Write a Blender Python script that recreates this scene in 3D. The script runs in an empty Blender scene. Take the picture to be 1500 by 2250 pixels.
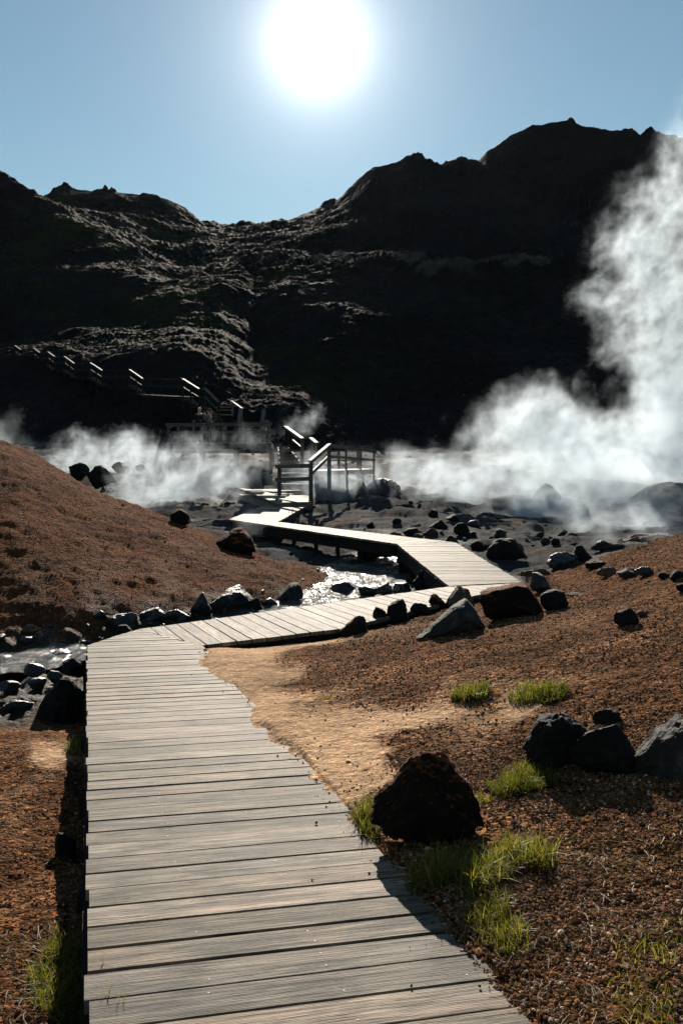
import bpy, bmesh, math, random
import numpy as np
from mathutils import Vector

rng = np.random.default_rng(7)
random.seed(7)
SC = bpy.context.scene
COL = SC.collection

# ------------------------------------------------------------------ camera
F = 2000.0                      # focal length in photo pixels (1500 x 2250)
TH = math.atan(115 / 2000)      # camera tilts slightly down
CAM = np.array([0.0, 0.0, 1.5])
FW = np.array([0, math.cos(TH), -math.sin(TH)])
UP = np.array([0, math.sin(TH), math.cos(TH)])
RT = np.array([1.0, 0, 0])


def ray(px, py):
    return FW + (px - 750) / F * RT + (1125 - py) / F * UP


def D(px, py, d):
    return CAM + d * ray(px, py)


def Uu(px, py, u=0.0):          # point u above the plane of the first deck
    return D(px, py, (1.5 - u) * F / (py - 1125))


def H(px, Y, z):                # point at forward distance Y and height z
    return np.array([(px - 750) / F * Y, Y, z])


def pxof(p):
    q = np.asarray(p, float) - CAM
    d = q @ FW
    return 750 + F * (q @ RT) / d, 1125 - F * (q @ UP) / d


# ------------------------------------------------------------------ noise
_P = rng.permutation(4096).astype(np.int64)
_G3 = rng.normal(size=(4096, 3))
_G3 /= np.linalg.norm(_G3, axis=1)[:, None]
_A = rng.random(4096) * 2 * np.pi
_G2 = np.stack([np.cos(_A), np.sin(_A)], 1)


def perlin2(x, y):
    xi = np.floor(x).astype(np.int64); yi = np.floor(y).astype(np.int64)
    fx = x - xi; fy = y - yi
    u = fx * fx * fx * (fx * (fx * 6 - 15) + 10); v = fy * fy * fy * (fy * (fy * 6 - 15) + 10)
    def g(a, b):
        h = _P[(_P[(xi + a) & 4095] + yi + b) & 4095]
        return _G2[h, 0] * (fx - a) + _G2[h, 1] * (fy - b)
    n0 = g(0, 0) * (1 - u) + g(1, 0) * u
    n1 = g(0, 1) * (1 - u) + g(1, 1) * u
    return (n0 * (1 - v) + n1 * v) * 1.4


def perlin3(p):
    i = np.floor(p).astype(np.int64); f = p - i
    w = f * f * f * (f * (f * 6 - 15) + 10)
    out = 0
    for a in (0, 1):
        for b in (0, 1):
            for c in (0, 1):
                h = _P[(_P[(_P[(i[:, 0] + a) & 4095] + i[:, 1] + b) & 4095] + i[:, 2] + c) & 4095]
                d = _G3[h, 0] * (f[:, 0] - a) + _G3[h, 1] * (f[:, 1] - b) + _G3[h, 2] * (f[:, 2] - c)
                out = out + d * (w[:, 0] if a else 1 - w[:, 0]) * (w[:, 1] if b else 1 - w[:, 1]) * (w[:, 2] if c else 1 - w[:, 2])
    return out * 1.3


def fbm2(x, y, o=4, g=.5):
    s = 0; a = 1
    for k in range(o):
        s = s + a * perlin2(x + 17.3 * k, y - 9.1 * k)
        x = x * 2.03; y = y * 2.03; a *= g
    return s


def billow2(x, y, o=3, g=.5):     # rounded bumps with sharp creases
    s = 0; a = 1
    for k in range(o):
        s = s + a * np.abs(perlin2(x + 31.7 * k, y + 5.3 * k))
        x = x * 2.1; y = y * 2.1; a *= g
    return s


def smooth(a, b, x):
    t = np.clip((x - a) / (b - a), 0, 1)
    return t * t * (3 - 2 * t)


# ------------------------------------------------------------------ object helpers
def tag(o, label=None, cat=None, group=None, kind=None):
    if label: o['label'] = label
    if cat: o['category'] = cat
    if group: o['group'] = group
    if kind: o['kind'] = kind
    return o


def link(name, me, mat=None, parent=None):
    o = bpy.data.objects.new(name, me)
    COL.objects.link(o)
    if mat is not None:
        me.materials.append(mat)
    if parent is not None:
        o.parent = parent
        o.matrix_parent_inverse = parent.matrix_world.inverted() if False else o.matrix_parent_inverse
    return o


def empty(name, loc=(0, 0, 0)):
    o = bpy.data.objects.new(name, None)
    COL.objects.link(o)
    o.empty_display_size = .1
    o.location = loc
    return o


def np_mesh(name, V, Fc, smooth_=False):
    """V (n,3), Fc (m,k) all faces with k corners"""
    me = bpy.data.meshes.new(name)
    V = np.ascontiguousarray(V, np.float32); Fc = np.ascontiguousarray(Fc, np.int32)
    m, k = Fc.shape
    me.vertices.add(len(V)); me.vertices.foreach_set('co', V.ravel())
    me.loops.add(m * k); me.loops.foreach_set('vertex_index', Fc.ravel())
    me.polygons.add(m)
    me.polygons.foreach_set('loop_start', np.arange(0, m * k, k, dtype=np.int32))
    me.polygons.foreach_set('loop_total', np.full(m, k, np.int32))
    me.polygons.foreach_set('use_smooth', np.full(m, smooth_, bool))
    me.update(calc_edges=True)
    me.validate()
    return me


def vcol(me, name, c):
    a = me.color_attributes.new(name, 'FLOAT_COLOR', 'POINT')
    c = np.asarray(c, np.float32)
    if c.shape[1] == 3:
        c = np.concatenate([c, np.ones((len(c), 1), np.float32)], 1)
    a.data.foreach_set('color', np.ascontiguousarray(c).ravel())


class MB:
    """collects simple pieces that become one mesh, vertices relative to an origin"""
    def __init__(s):
        s.v = []; s.f = []; s.uv = []; s.tint = []

    def add(s, V, faces, uv=None, tint=(1, 1, 1)):
        b = len(s.v)
        s.v += [tuple(map(float, p)) for p in V]
        s.f += [tuple(b + i for i in f) for f in faces]
        s.uv += [tuple(u) for u in (uv if uv is not None else [(0, 0)] * len(V))]
        s.tint += [tint] * len(V)

    def prism(s, top, thick, up=(0, 0, 1), uv=None, tint=(1, 1, 1)):
        """top polygon (counter-clockwise seen from above) extruded down"""
        n = len(top); up = np.asarray(up, float)
        low = [np.asarray(p) - thick * up for p in top]
        V = list(map(np.asarray, top)) + low
        fs = [tuple(range(n)), tuple(range(2 * n - 1, n - 1, -1))]
        fs += [(i, n + i, n + (i + 1) % n, (i + 1) % n) for i in range(n)]
        s.add(V, fs, None if uv is None else list(uv) + list(uv), tint)

    def beam(s, a, b, w, h, up=(0, 0, 1), tint=(1, 1, 1)):
        """box between a and b, w wide, h high, centred on the line"""
        a = np.asarray(a, float); b = np.asarray(b, float)
        t = b - a; L = np.linalg.norm(t); t = t / L
        u = np.asarray(up, float); sd = np.cross(t, u)
        if np.linalg.norm(sd) < 1e-4:
            sd = np.cross(t, (1, 0, 0))
        sd /= np.linalg.norm(sd); u = np.cross(sd, t)
        V = []; uv = []
        o = random.random() * 9
        for e, l in ((a, 0), (b, L)):
            for i, j in ((-1, -1), (1, -1), (1, 1), (-1, 1)):
                V.append(e + sd * w / 2 * i + u * h / 2 * j); uv.append((l + o, o + (i * w + j * h) * .5))
        s.add(V, [(3, 2, 1, 0), (4, 5, 6, 7), (0, 1, 5, 4), (1, 2, 6, 5), (2, 3, 7, 6), (3, 0, 4, 7)], uv, tint)

    def build(s, name, mat, parent=None, origin=(0, 0, 0), smooth_=False):
        me = bpy.data.meshes.new(name)
        O = np.asarray(origin, float)
        me.from_pydata([tuple(np.asarray(p) - O) for p in s.v], [], s.f)
        bm = bmesh.new(); bm.from_mesh(me); bmesh.ops.recalc_face_normals(bm, faces=bm.faces[:]); bm.to_mesh(me); bm.free()
        uvl = me.uv_layers.new(name='UVMap')
        idx = np.empty(len(me.loops), np.int32); me.loops.foreach_get('vertex_index', idx)
        uvl.data.foreach_set('uv', np.asarray(s.uv, np.float32)[idx].ravel())
        vcol(me, 'tint', np.asarray(s.tint, np.float32))
        if smooth_:
            me.polygons.foreach_set('use_smooth', np.ones(len(me.polygons), bool))
        me.update()
        o = link(name, me, mat, parent)
        if parent is None:
            o.location = tuple(O)
        return o


# ------------------------------------------------------------------ materials
class NT:
    def __init__(s, name):
        s.m = bpy.data.materials.new(name); s.m.use_nodes = True
        s.t = s.m.node_tree; s.t.nodes.clear()
        s.out = s.t.nodes.new('ShaderNodeOutputMaterial')

    def n(s, typ, ins=None, **kw):
        nd = s.t.nodes.new(typ)
        for k, v in kw.items():
            setattr(nd, k, v)
        for k, v in (ins or {}).items():
            if isinstance(v, bpy.types.NodeSocket):
                s.t.links.new(v, nd.inputs[k])
            else:
                nd.inputs[k].default_value = v
        return nd

    def math(s, op, a, b=None, c=None, clamp=False):
        nd = s.t.nodes.new('ShaderNodeMath'); nd.operation = op; nd.use_clamp = clamp
        for i, v in enumerate((a, b, c)):
            if v is None: continue
            if isinstance(v, bpy.types.NodeSocket): s.t.links.new(v, nd.inputs[i])
            else: nd.inputs[i].default_value = v
        return nd.outputs[0]

    def mix(s, f, a, b, mode='MIX'):
        nd = s.t.nodes.new('ShaderNodeMix'); nd.data_type = 'RGBA'; nd.blend_type = mode
        for k, v in ((0, f), (6, a), (7, b)):
            if isinstance(v, bpy.types.NodeSocket): s.t.links.new(v, nd.inputs[k])
            else:
                nd.inputs[k].default_value = v if k == 0 else (tuple(v) + (1,))[:4]
        return nd.outputs[2]

    def ramp(s, f, stops):
        nd = s.t.nodes.new('ShaderNodeValToRGB')
        e = nd.color_ramp.elements
        while len(e) < len(stops): e.new(.5)
        for q, (p, c) in zip(e, stops):
            q.position = p
            q.color = (tuple(c) + (1,))[:4] if not isinstance(c, (int, float)) else (c, c, c, 1)
        s.t.links.new(f, nd.inputs[0])
        return nd.outputs[0]

    def noise(s, vec, scale, detail=4, rough=.55, dist=0.0):
        nd = s.n('ShaderNodeTexNoise', {'Scale': scale, 'Detail': detail, 'Roughness': rough, 'Distortion': dist})
        if vec is not None: s.t.links.new(vec, nd.inputs['Vector'])
        return nd.outputs['Fac']

    def bump(s, h, strength, dist, normal=None):
        nd = s.n('ShaderNodeBump', {'Height': h, 'Strength': strength, 'Distance': dist})
        if normal is not None: s.t.links.new(normal, nd.inputs['Normal'])
        return nd.outputs[0]

    def surf(s, color, rough, normal=None, spec=.3, **extra):
        p = s.n('ShaderNodeBsdfPrincipled')
        for k, v in (('Base Color', color), ('Roughness', rough), ('Specular IOR Level', spec), ('Normal', normal)) + tuple(extra.items()):
            if v is None: continue
            if isinstance(v, bpy.types.NodeSocket): s.t.links.new(v, p.inputs[k])
            elif isinstance(v, tuple): p.inputs[k].default_value = (v + (1,))[:4]
            else: p.inputs[k].default_value = v
        s.t.links.new(p.outputs[0], s.out.inputs['Surface'])
        return p


def m_wood(name, c0, c1, rough=.55, spec=.35):
    k = NT(name)
    uv = k.n('ShaderNodeUVMap').outputs[0]
    tint = k.n('ShaderNodeVertexColor', layer_name='tint').outputs[0]
    mp = k.n('ShaderNodeMapping', {'Vector': uv, 'Scale': (1.3, 22, 1)}).outputs[0]
    mpf = k.n('ShaderNodeMapping', {'Vector': uv, 'Scale': (2.2, 52, 1)}).outputs[0]
    mpk = k.n('ShaderNodeMapping', {'Vector': uv, 'Scale': (2.4, 8, 1)}).outputs[0]
    g1 = k.noise(mp, 1.5, 7, .68, .7)
    g2 = k.noise(mpf, 2.0, 4, .6, .2)
    g3 = k.noise(mpk, 1.0, 6, .62, .5)
    g4 = k.noise(k.n('ShaderNodeMapping', {'Vector': uv, 'Scale': (1.0, 3, 1)}).outputs[0], .9, 3, .5)
    col = k.mix(k.ramp(g1, [(.36, 0), (.62, 1)]), c0, c1)
    crack = k.ramp(g2, [(.33, .12), (.45, 1)])
    crack = k.math('MAXIMUM', crack, k.ramp(g3, [(.5, 0), (.72, .8)]))
    col = k.mix(.9, col, k.mix(crack, (.18, .17, .16), (1, 1, 1)), 'MULTIPLY')
    blot = k.ramp(g3, [(.34, (.36, .40, .41)), (.52, (1, 1, 1)), (.72, (1.2, 1.1, 1.0))])
    col = k.mix(.95, col, blot, 'MULTIPLY')
    col = k.mix(1.0, col, k.ramp(g4, [(.32, (.7, .75, .76)), (.68, (1.18, 1.1, 1.02))]), 'MULTIPLY')
    # small knots and nicks
    vo = k.n('ShaderNodeTexVoronoi', {'Vector': k.n('ShaderNodeMapping', {'Vector': uv, 'Scale': (2.2, 7.5, 1)}).outputs[0], 'Scale': 1.0}, feature='F1').outputs['Distance']
    col = k.mix(1.0, col, k.ramp(vo, [(.03, (.28, .26, .24)), (.075, (1, 1, 1))]), 'MULTIPLY')
    col = k.mix(1.0, col, tint, 'MULTIPLY')
    # long machine-cut grooves along the board plus raised grain
    gro = k.n('ShaderNodeTexWave', {'Vector': uv, 'Scale': 40.0, 'Distortion': .4, 'Detail': 1.0}, wave_type='BANDS', bands_direction='Y').outputs['Fac']
    hgt = k.math('ADD', k.math('MULTIPLY', g1, 1.3), k.math('ADD', k.math('MULTIPLY', g2, .8), k.math('MULTIPLY', gro, .12)))
    nr = k.bump(hgt, .8, .007)
    k.surf(col, rough, nr, spec)
    return k.m


def m_rock(name, base, dark, lich=(.25, .25, .23), lichen=.35, moss=None, rough=.8, sc=1.0, spec=.3):
    k = NT(name)
    tc = k.n('ShaderNodeTexCoord').outputs['Object']
    geo = k.n('ShaderNodeNewGeometry')
    n1 = k.noise(tc, 3.2 * sc, 7, .62)
    n2 = k.noise(tc, 22 * sc, 5, .65)
    n3 = k.noise(tc, 7.5 * sc, 6, .7, .8)
    vor = k.n('ShaderNodeTexVoronoi', {'Vector': tc, 'Scale': 30 * sc}, feature='F1').outputs['Distance']
    col = k.mix(k.ramp(n1, [(.3, 0), (.7, 1)]), dark, base)
    col = k.mix(k.math('MULTIPLY', k.ramp(n3, [(.54, 0), (.66, 1)]), lichen), col, lich)
    col = k.mix(.7, col, k.ramp(n2, [(.25, .45), (.6, 1.0)]), 'MULTIPLY')
    if moss is not None:
        nz = k.n('ShaderNodeSeparateXYZ', {0: geo.outputs['Normal']}).outputs[2]
        f = k.math('MULTIPLY', k.math('ADD', nz, k.math('MULTIPLY', k.math('SUBTRACT', n1, .5), 1.6)), 1.0)
        col = k.mix(k.ramp(f, [(.52, 0), (.76, 1)]), col, moss)
    h = k.math('ADD', k.math('MULTIPLY', n3, 1.4), k.math('ADD', k.math('MULTIPLY', n2, .7), k.math('MULTIPLY', vor, -.35)))
    nr = k.bump(h, .9, .03 / sc)
    k.surf(col, rough, nr, spec)
    return k.m


def m_ground():
    k = NT('soil')
    tc = k.n('ShaderNodeTexCoord').outputs['Object']
    zc = k.n('ShaderNodeVertexColor', layer_name='zone')
    base = zc.outputs[0]
    wet = k.n('ShaderNodeVertexColor', layer_name='wet').outputs[0]
    wet = k.n('ShaderNodeSeparateColor', {0: wet}).outputs
    grav = wet[1]                    # how stony the soil is
    v1 = k.n('ShaderNodeTexVoronoi', {'Vector': tc, 'Scale': 58.0}, feature='F1')
    v2 = k.n('ShaderNodeTexVoronoi', {'Vector': tc, 'Scale': 21.0}, feature='F1')
    v3 = k.n('ShaderNodeTexVoronoi', {'Vector': tc, 'Scale': 8.5}, feature='F1')
    n1 = k.noise(tc, 1.3, 7, .62)
    n2 = k.noise(tc, 11, 6, .68)
    n3 = k.noise(tc, 95, 3, .6)
    s1 = k.n('ShaderNodeSeparateColor', {0: v1.outputs['Color']}).outputs[0]
    s2 = k.n('ShaderNodeSeparateColor', {0: v2.outputs['Color']}).outputs[1]
    stone = k.ramp(s1, [(0, (.45, .40, .38)), (.5, (.9, .9, .9)), (.86, (1.25, 1.2, 1.15)), (1, (2.3, 2.1, 1.9))])
    stone2 = k.ramp(s2, [(0, (.55, .5, .48)), (.6, (1, 1, 1)), (1, (1.7, 1.5, 1.3))])
    col = k.mix(grav, base, k.mix(1.0, base, stone, 'MULTIPLY'))
    col = k.mix(k.math('MULTIPLY', grav, .7), col, k.mix(1.0, col, stone2, 'MULTIPLY'))
    col = k.mix(1.0, col, k.ramp(n1, [(.3, (.62, .6, .6)), (.7, (1.25, 1.22, 1.2))]), 'MULTIPLY')
    col = k.mix(.8, col, k.ramp(n2, [(.3, (.6, .58, .56)), (.7, (1.2, 1.2, 1.2))]), 'MULTIPLY')
    hs = k.math('ADD', k.math('MULTIPLY', v1.outputs['Distance'], -.55), k.math('MULTIPLY', v2.outputs['Distance'], -1.1))
    hs = k.math('ADD', hs, k.math('MULTIPLY', v3.outputs['Distance'], -1.3))
    hs = k.math('MULTIPLY', hs, k.math('ADD', k.math('MULTIPLY', grav, .95), .05))
    h = k.math('ADD', hs, k.math('ADD', k.math('MULTIPLY', n2, 1.1), k.math('MULTIPLY', n3, .22)))
    nr = k.bump(h, .95, .03)
    rough = k.math('SUBTRACT', .95, k.math('MULTIPLY', wet[0], .35))
    k.surf(col, rough, nr, k.math('ADD', .012, k.math('MULTIPLY', wet[0], .16)))
    return k.m


def m_hill():
    k = NT('hill_soil')
    tc = k.n('ShaderNodeTexCoord').outputs['Object']
    zc = k.n('ShaderNodeVertexColor', layer_name='zone').outputs[0]
    n1 = k.noise(tc, .09, 6, .6)
    n2 = k.noise(tc, .9, 6, .65)
    n3 = k.noise(tc, 4.5, 4, .65)
    col = k.mix(1.0, zc, k.ramp(n1, [(.3, (.6, .6, .6)), (.7, (1.3, 1.3, 1.3))]), 'MULTIPLY')
    col = k.mix(1.0, col, k.ramp(n2, [(.3, (.5, .5, .5)), (.7, (1.4, 1.4, 1.3))]), 'MULTIPLY')
    h = k.math('ADD', k.math('MULTIPLY', n2, 1.0), k.math('MULTIPLY', n3, .35))
    nr = k.bump(h, .55, .25)
    k.surf(col, .95, nr, .03)
    return k.m


def m_plain(name, col, rough=.7, spec=.3, nscale=30, var=.35, bd=.003):
    k = NT(name)
    tc = k.n('ShaderNodeTexCoord').outputs['Object']
    n = k.noise(tc, nscale, 5, .6)
    c = k.mix(1.0, col, k.ramp(n, [(.3, 1 - var), (.7, 1 + var)]), 'MULTIPLY')
    k.surf(c, rough, k.bump(n, .5, bd), spec)
    return k.m


def m_grass(name, tip, root):
    k = NT(name)
    tint = k.n('ShaderNodeVertexColor', layer_name='tint')
    col = k.mix(k.n('ShaderNodeSeparateColor', {0: tint.outputs[0]}).outputs[0], root, tip)
    rn = k.n('ShaderNodeSeparateColor', {0: tint.outputs[0]}).outputs[1]
    col = k.mix(rn, col, (.26, .19, .065))
    d = k.n('ShaderNodeBsdfPrincipled', {'Base Color': col, 'Roughness': .5, 'Specular IOR Level': .3})
    t = k.n('ShaderNodeBsdfTranslucent', {'Color': k.mix(1.0, col, (1.5, 1.7, .7), 'MULTIPLY')})
    mx = k.n('ShaderNodeMixShader', {0: .5})
    k.t.links.new(d.outputs[0], mx.inputs[1]); k.t.links.new(t.outputs[0], mx.inputs[2])
    k.t.links.new(mx.outputs[0], k.out.inputs['Surface'])
    return k.m


def m_pebble():
    k = NT('pebble')
    t = k.n('ShaderNodeVertexColor', layer_name='tint').outputs[0]
    tc = k.n('ShaderNodeTexCoord').outputs['Object']
    n = k.noise(tc, 160, 3, .6)
    c = k.mix(1.0, t, k.ramp(n, [(.3, .7), (.7, 1.2)]), 'MULTIPLY')
    k.surf(c, .9, k.bump(n, .4, .002), .02)
    return k.m


def m_water():
    k = NT('stream_water')
    tc = k.n('ShaderNodeTexCoord').outputs['Object']
    mp = k.n('ShaderNodeMapping', {'Vector': tc, 'Rotation': (0, 0, .6), 'Scale': (1.0, 1.7, 1)}).outputs[0]
    n1 = k.noise(mp, 5.5, 5, .62, .6)
    n2 = k.noise(mp, 30, 4, .6, .3)
    h = k.math('ADD', n1, k.math('MULTIPLY', n2, .45))
    k.surf((.03, .042, .048), .13, k.bump(h, 1.0, .12), .6)
    return k.m


MAT = {}
MAT['deck'] = m_wood('weathered_deck_wood', (.088, .079, .070), (.305, .258, .213), .7, .10)
MAT['post'] = m_wood('dark_weathered_wood', (.065, .061, .057), (.14, .13, .12), .65, .15)
MAT['cap'] = m_wood('pale_rail_wood', (.065, .064, .063), (.14, .133, .124), .65, .12)
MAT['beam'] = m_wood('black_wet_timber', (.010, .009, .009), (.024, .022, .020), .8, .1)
MAT['soil'] = m_ground()
MAT['hill'] = m_hill()
MAT['rock_dark'] = m_rock('dark_basalt', (.014, .0135, .0135), (.005, .005, .005), (.045, .045, .042), .3, spec=.15)
MAT['rock_grey'] = m_rock('grey_basalt', (.042, .042, .042), (.013, .013, .013), (.12, .12, .115), .45, spec=.18)
MAT['rock_brown'] = m_rock('rusty_boulder', (.016, .010, .008), (.006, .005, .004), (.03, .016, .010), .3, moss=(.11, .036, .012), rough=.9, spec=.1)
MAT['rock_tan'] = m_rock('tan_layered_rock', (.13, .085, .05), (.04, .027, .018), (.20, .16, .115), .4, spec=.15)
MAT['rock_wet'] = m_rock('wet_stone', (.02, .021, .022), (.008, .008, .009), (.06, .063, .066), .4, rough=.4, spec=.4)
MAT['rock_blue'] = m_rock('bluish_mineral_rock', (.036, .041, .046), (.012, .0135, .016), (.14, .155, .165), .6, rough=.5, spec=.3)
MAT['grass'] = m_grass('green_grass', (.10, .105, .014), (.014, .018, .006))
MAT['straw'] = m_grass('dry_straw', (.28, .20, .115), (.11, .07, .04))
MAT['pebble'] = m_pebble()
MAT['water'] = m_water()
MAT['screw'] = m_plain('steel', (.36, .34, .31), .6, .2)

# ------------------------------------------------------------------ decks: corner points
dk = {}
vp = lambda y: 187.3 + (y - 1133) / (2250 - 1133) * 2.7
dk['d1'] = [Uu(194.5, 4125), Uu(2830, 4125), Uu(443, 1418), Uu(302, 1383), Uu(191.5, 1418)]
A2 = [Uu(302, 1383) , D(985, 1289, 14.03)]
B2 = Uu(443, 1418)
n2 = np.cross(A2[1] - A2[0], B2 - A2[0]); n2 /= np.linalg.norm(n2)


def onplane(px, py, p0, n):
    r = ray(px, py)
    return CAM + r * (((p0 - CAM) @ n) / (r @ n))


d2_far = D(985, 1289, 14.03)
d2_right = onplane(1150, 1281, A2[0], n2)
dk['d2'] = [A2[0], B2, onplane(745, 1382, A2[0], n2), onplane(1085, 1299, A2[0], n2), d2_right, d2_far]
p3 = [D(985, 1287.5, 14.15), D(1146, 1279, 14.6), D(1000, 1192, 19.78), D(871, 1194.5, 19.46)]
dk['d3'] = p3
n4 = np.cross(D(871, 1194.5, 19.46) - D(503, 1141, 23.8), D(1000, 1192, 19.78) - D(503, 1141, 23.8)); n4 /= np.linalg.norm(n4)
q = D(503, 1141, 23.8)
dk['d4'] = [q, D(870, 1194.5, 19.5), D(999, 1191.6, 19.82), onplane(612, 1147, q, n4), onplane(588, 1143.5, q, n4)]
dk['d5'] = [D(504, 1140.5, 23.9), onplane(611, 1146.4, q, n4), D(672, 1112, 27.5), D(583, 1111, 27.6)]
dk['d6'] = [D(603, 1104, 27.3), D(684, 1102.5, 27.5), D(684, 1090, 29.5), D(526, 1083, 33.0)]
dk['d7'] = [D(541, 1077.5, 33.2), D(600, 1080, 30.6), D(663, 1077, 31.4), D(640, 1071, 33.6), D(560, 1072, 35.0)]


def ccw(poly):
    P_ = np.asarray(poly)
    a = 0
    for i in range(len(P_)):
        x0, y0 = P_[i, :2]; x1, y1 = P_[(i + 1) % len(P_), :2]
        a += x0 * y1 - x1 * y0
    return [np.asarray(p) for p in (poly if a > 0 else poly[::-1])]


for k_ in dk:
    dk[k_] = ccw(dk[k_])

# ------------------------------------------------------------------ ground control points
G_, S_, M_, W_ = 0, 1, 2, 3      # brown gravel, tan sand, grey mud, wet stream stones
CP = []


def c(p, z): CP.append((p, z))


for px, py, u, z in [
    (1150, 2240, .0, G_), (1300, 2240, .05, G_), (1600, 2240, .09, G_), (2100, 2240, .12, G_), (1300, 2900, .0, G_), (2300, 2900, .08, G_),
    (910, 1985, .0, G_), (1010, 1950, .04, G_), (1490, 1950, .16, G_), (1900, 1950, .24, G_),
    (770, 1805, .002, G_), (870, 1850, .03, G_), (1060, 1800, .09, G_), (1250, 1800, .14, G_),
    (700, 1735, .008, S_), (640, 1660, .014, S_), (560, 1580, .016, S_), (500, 1490, .016, S_), (450, 1425, .012, S_),
    (720, 1610, .04, S_), (620, 1480, .02, S_), (560, 1432, .0, S_), (650, 1412, -.03, S_), (735, 1398, -.03, S_), (590, 1540, .02, S_), (780, 1700, .04, S_),
    (710, 1430, .06, G_), (830, 1440, .14, G_), (1000, 1440, .27, G_), (1200, 1440, .37, G_), (1490, 1440, .47, G_), (1900, 1440, .6, G_),
    (690, 1490, .035, G_), (850, 1530, .11, G_), (1040, 1540, .2, G_), (1230, 1540, .27, G_), (1490, 1560, .35, G_), (1900, 1560, .5, G_),
    (800, 1600, .07, S_), (950, 1590, .12, S_), (1130, 1570, .19, S_), (930, 1680, .10, G_), (1200, 1650, .2, G_), (1480, 1680, .27, G_), (1900, 1690, .4, G_),
    (765, 1388, .0, G_), (870, 1360, .1, G_), (960, 1335, .18, G_), (1050, 1325, .24, G_), (1200, 1305, .42, G_), (1300, 1283, .6, G_), (1420, 1270, .78, G_),
    (75, 1690, -.3, S_), (0, 1700, -.33, G_), (120, 1740, -.3, G_), (150, 2000, -.28, G_), (0, 2000, -.3, G_), (100, 2240, -.27, G_), (-200, 2240, -.27, G_), (-400, 1700, -.32, G_),
    (100, 1610, -.33, G_), (0, 1610, -.35, G_), (187, 1900, -.38, G_), (187, 1600, -.44, G_), (187, 2240, -.36, G_), (150, 2900, -.35, G_), (-600, 2900, -.3, G_),
    (400, 1700, -.35, G_), (500, 2000, -.25, G_), (330, 1480, -.4, W_), (600, 2240, -.25, G_), (600, 2900, -.25, G_),
]:
    c(Uu(px, py, u), z)
for px, py, d, z in [
    (1130, 1284, 14.2, G_), (1230, 1268, 13.6, G_), (1350, 1221, 13.6, G_), (1420, 1197, 14.0, G_), (1500, 1179, 14.5, G_), (1700, 1140, 15, G_), (2100, 1095, 16, G_),
    (0, 970, 25, G_), (100, 1012, 24.2, G_), (200, 1075, 23, G_), (300, 1110, 22.2, G_), (400, 1152, 21.2, G_), (470, 1186, 20.5, G_), (560, 1224, 19.8, G_), (640, 1252, 19, G_), (690, 1265, 18.4, G_),
    (0, 1080, 19.2, G_), (0, 1200, 16.5, G_), (0, 1320, 14.6, G_), (150, 1300, 14.85, G_), (150, 1200, 17.0, G_), (150, 1110, 19.7, G_),
    (300, 1300, 15.6, G_), (300, 1200, 18.1, G_), (450, 1275, 16.9, G_), (560, 1275, 17.0, G_), (-300, 890, 27, G_), (-300, 1100, 19.5, G_), (-300, 1300, 14.6, G_), (-900, 800, 30, G_), (-900, 1150, 17, G_),
    (0, 1382, 13.75, G_), (150, 1372, 13.95, G_), (300, 1348, 14.6, G_), (420, 1325, 15.4, G_), (560, 1288, 16.7, G_), (640, 1268, 17.8, G_), (-300, 1390, 13.4, G_),
]:
    c(D(px, py, d), z)
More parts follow.
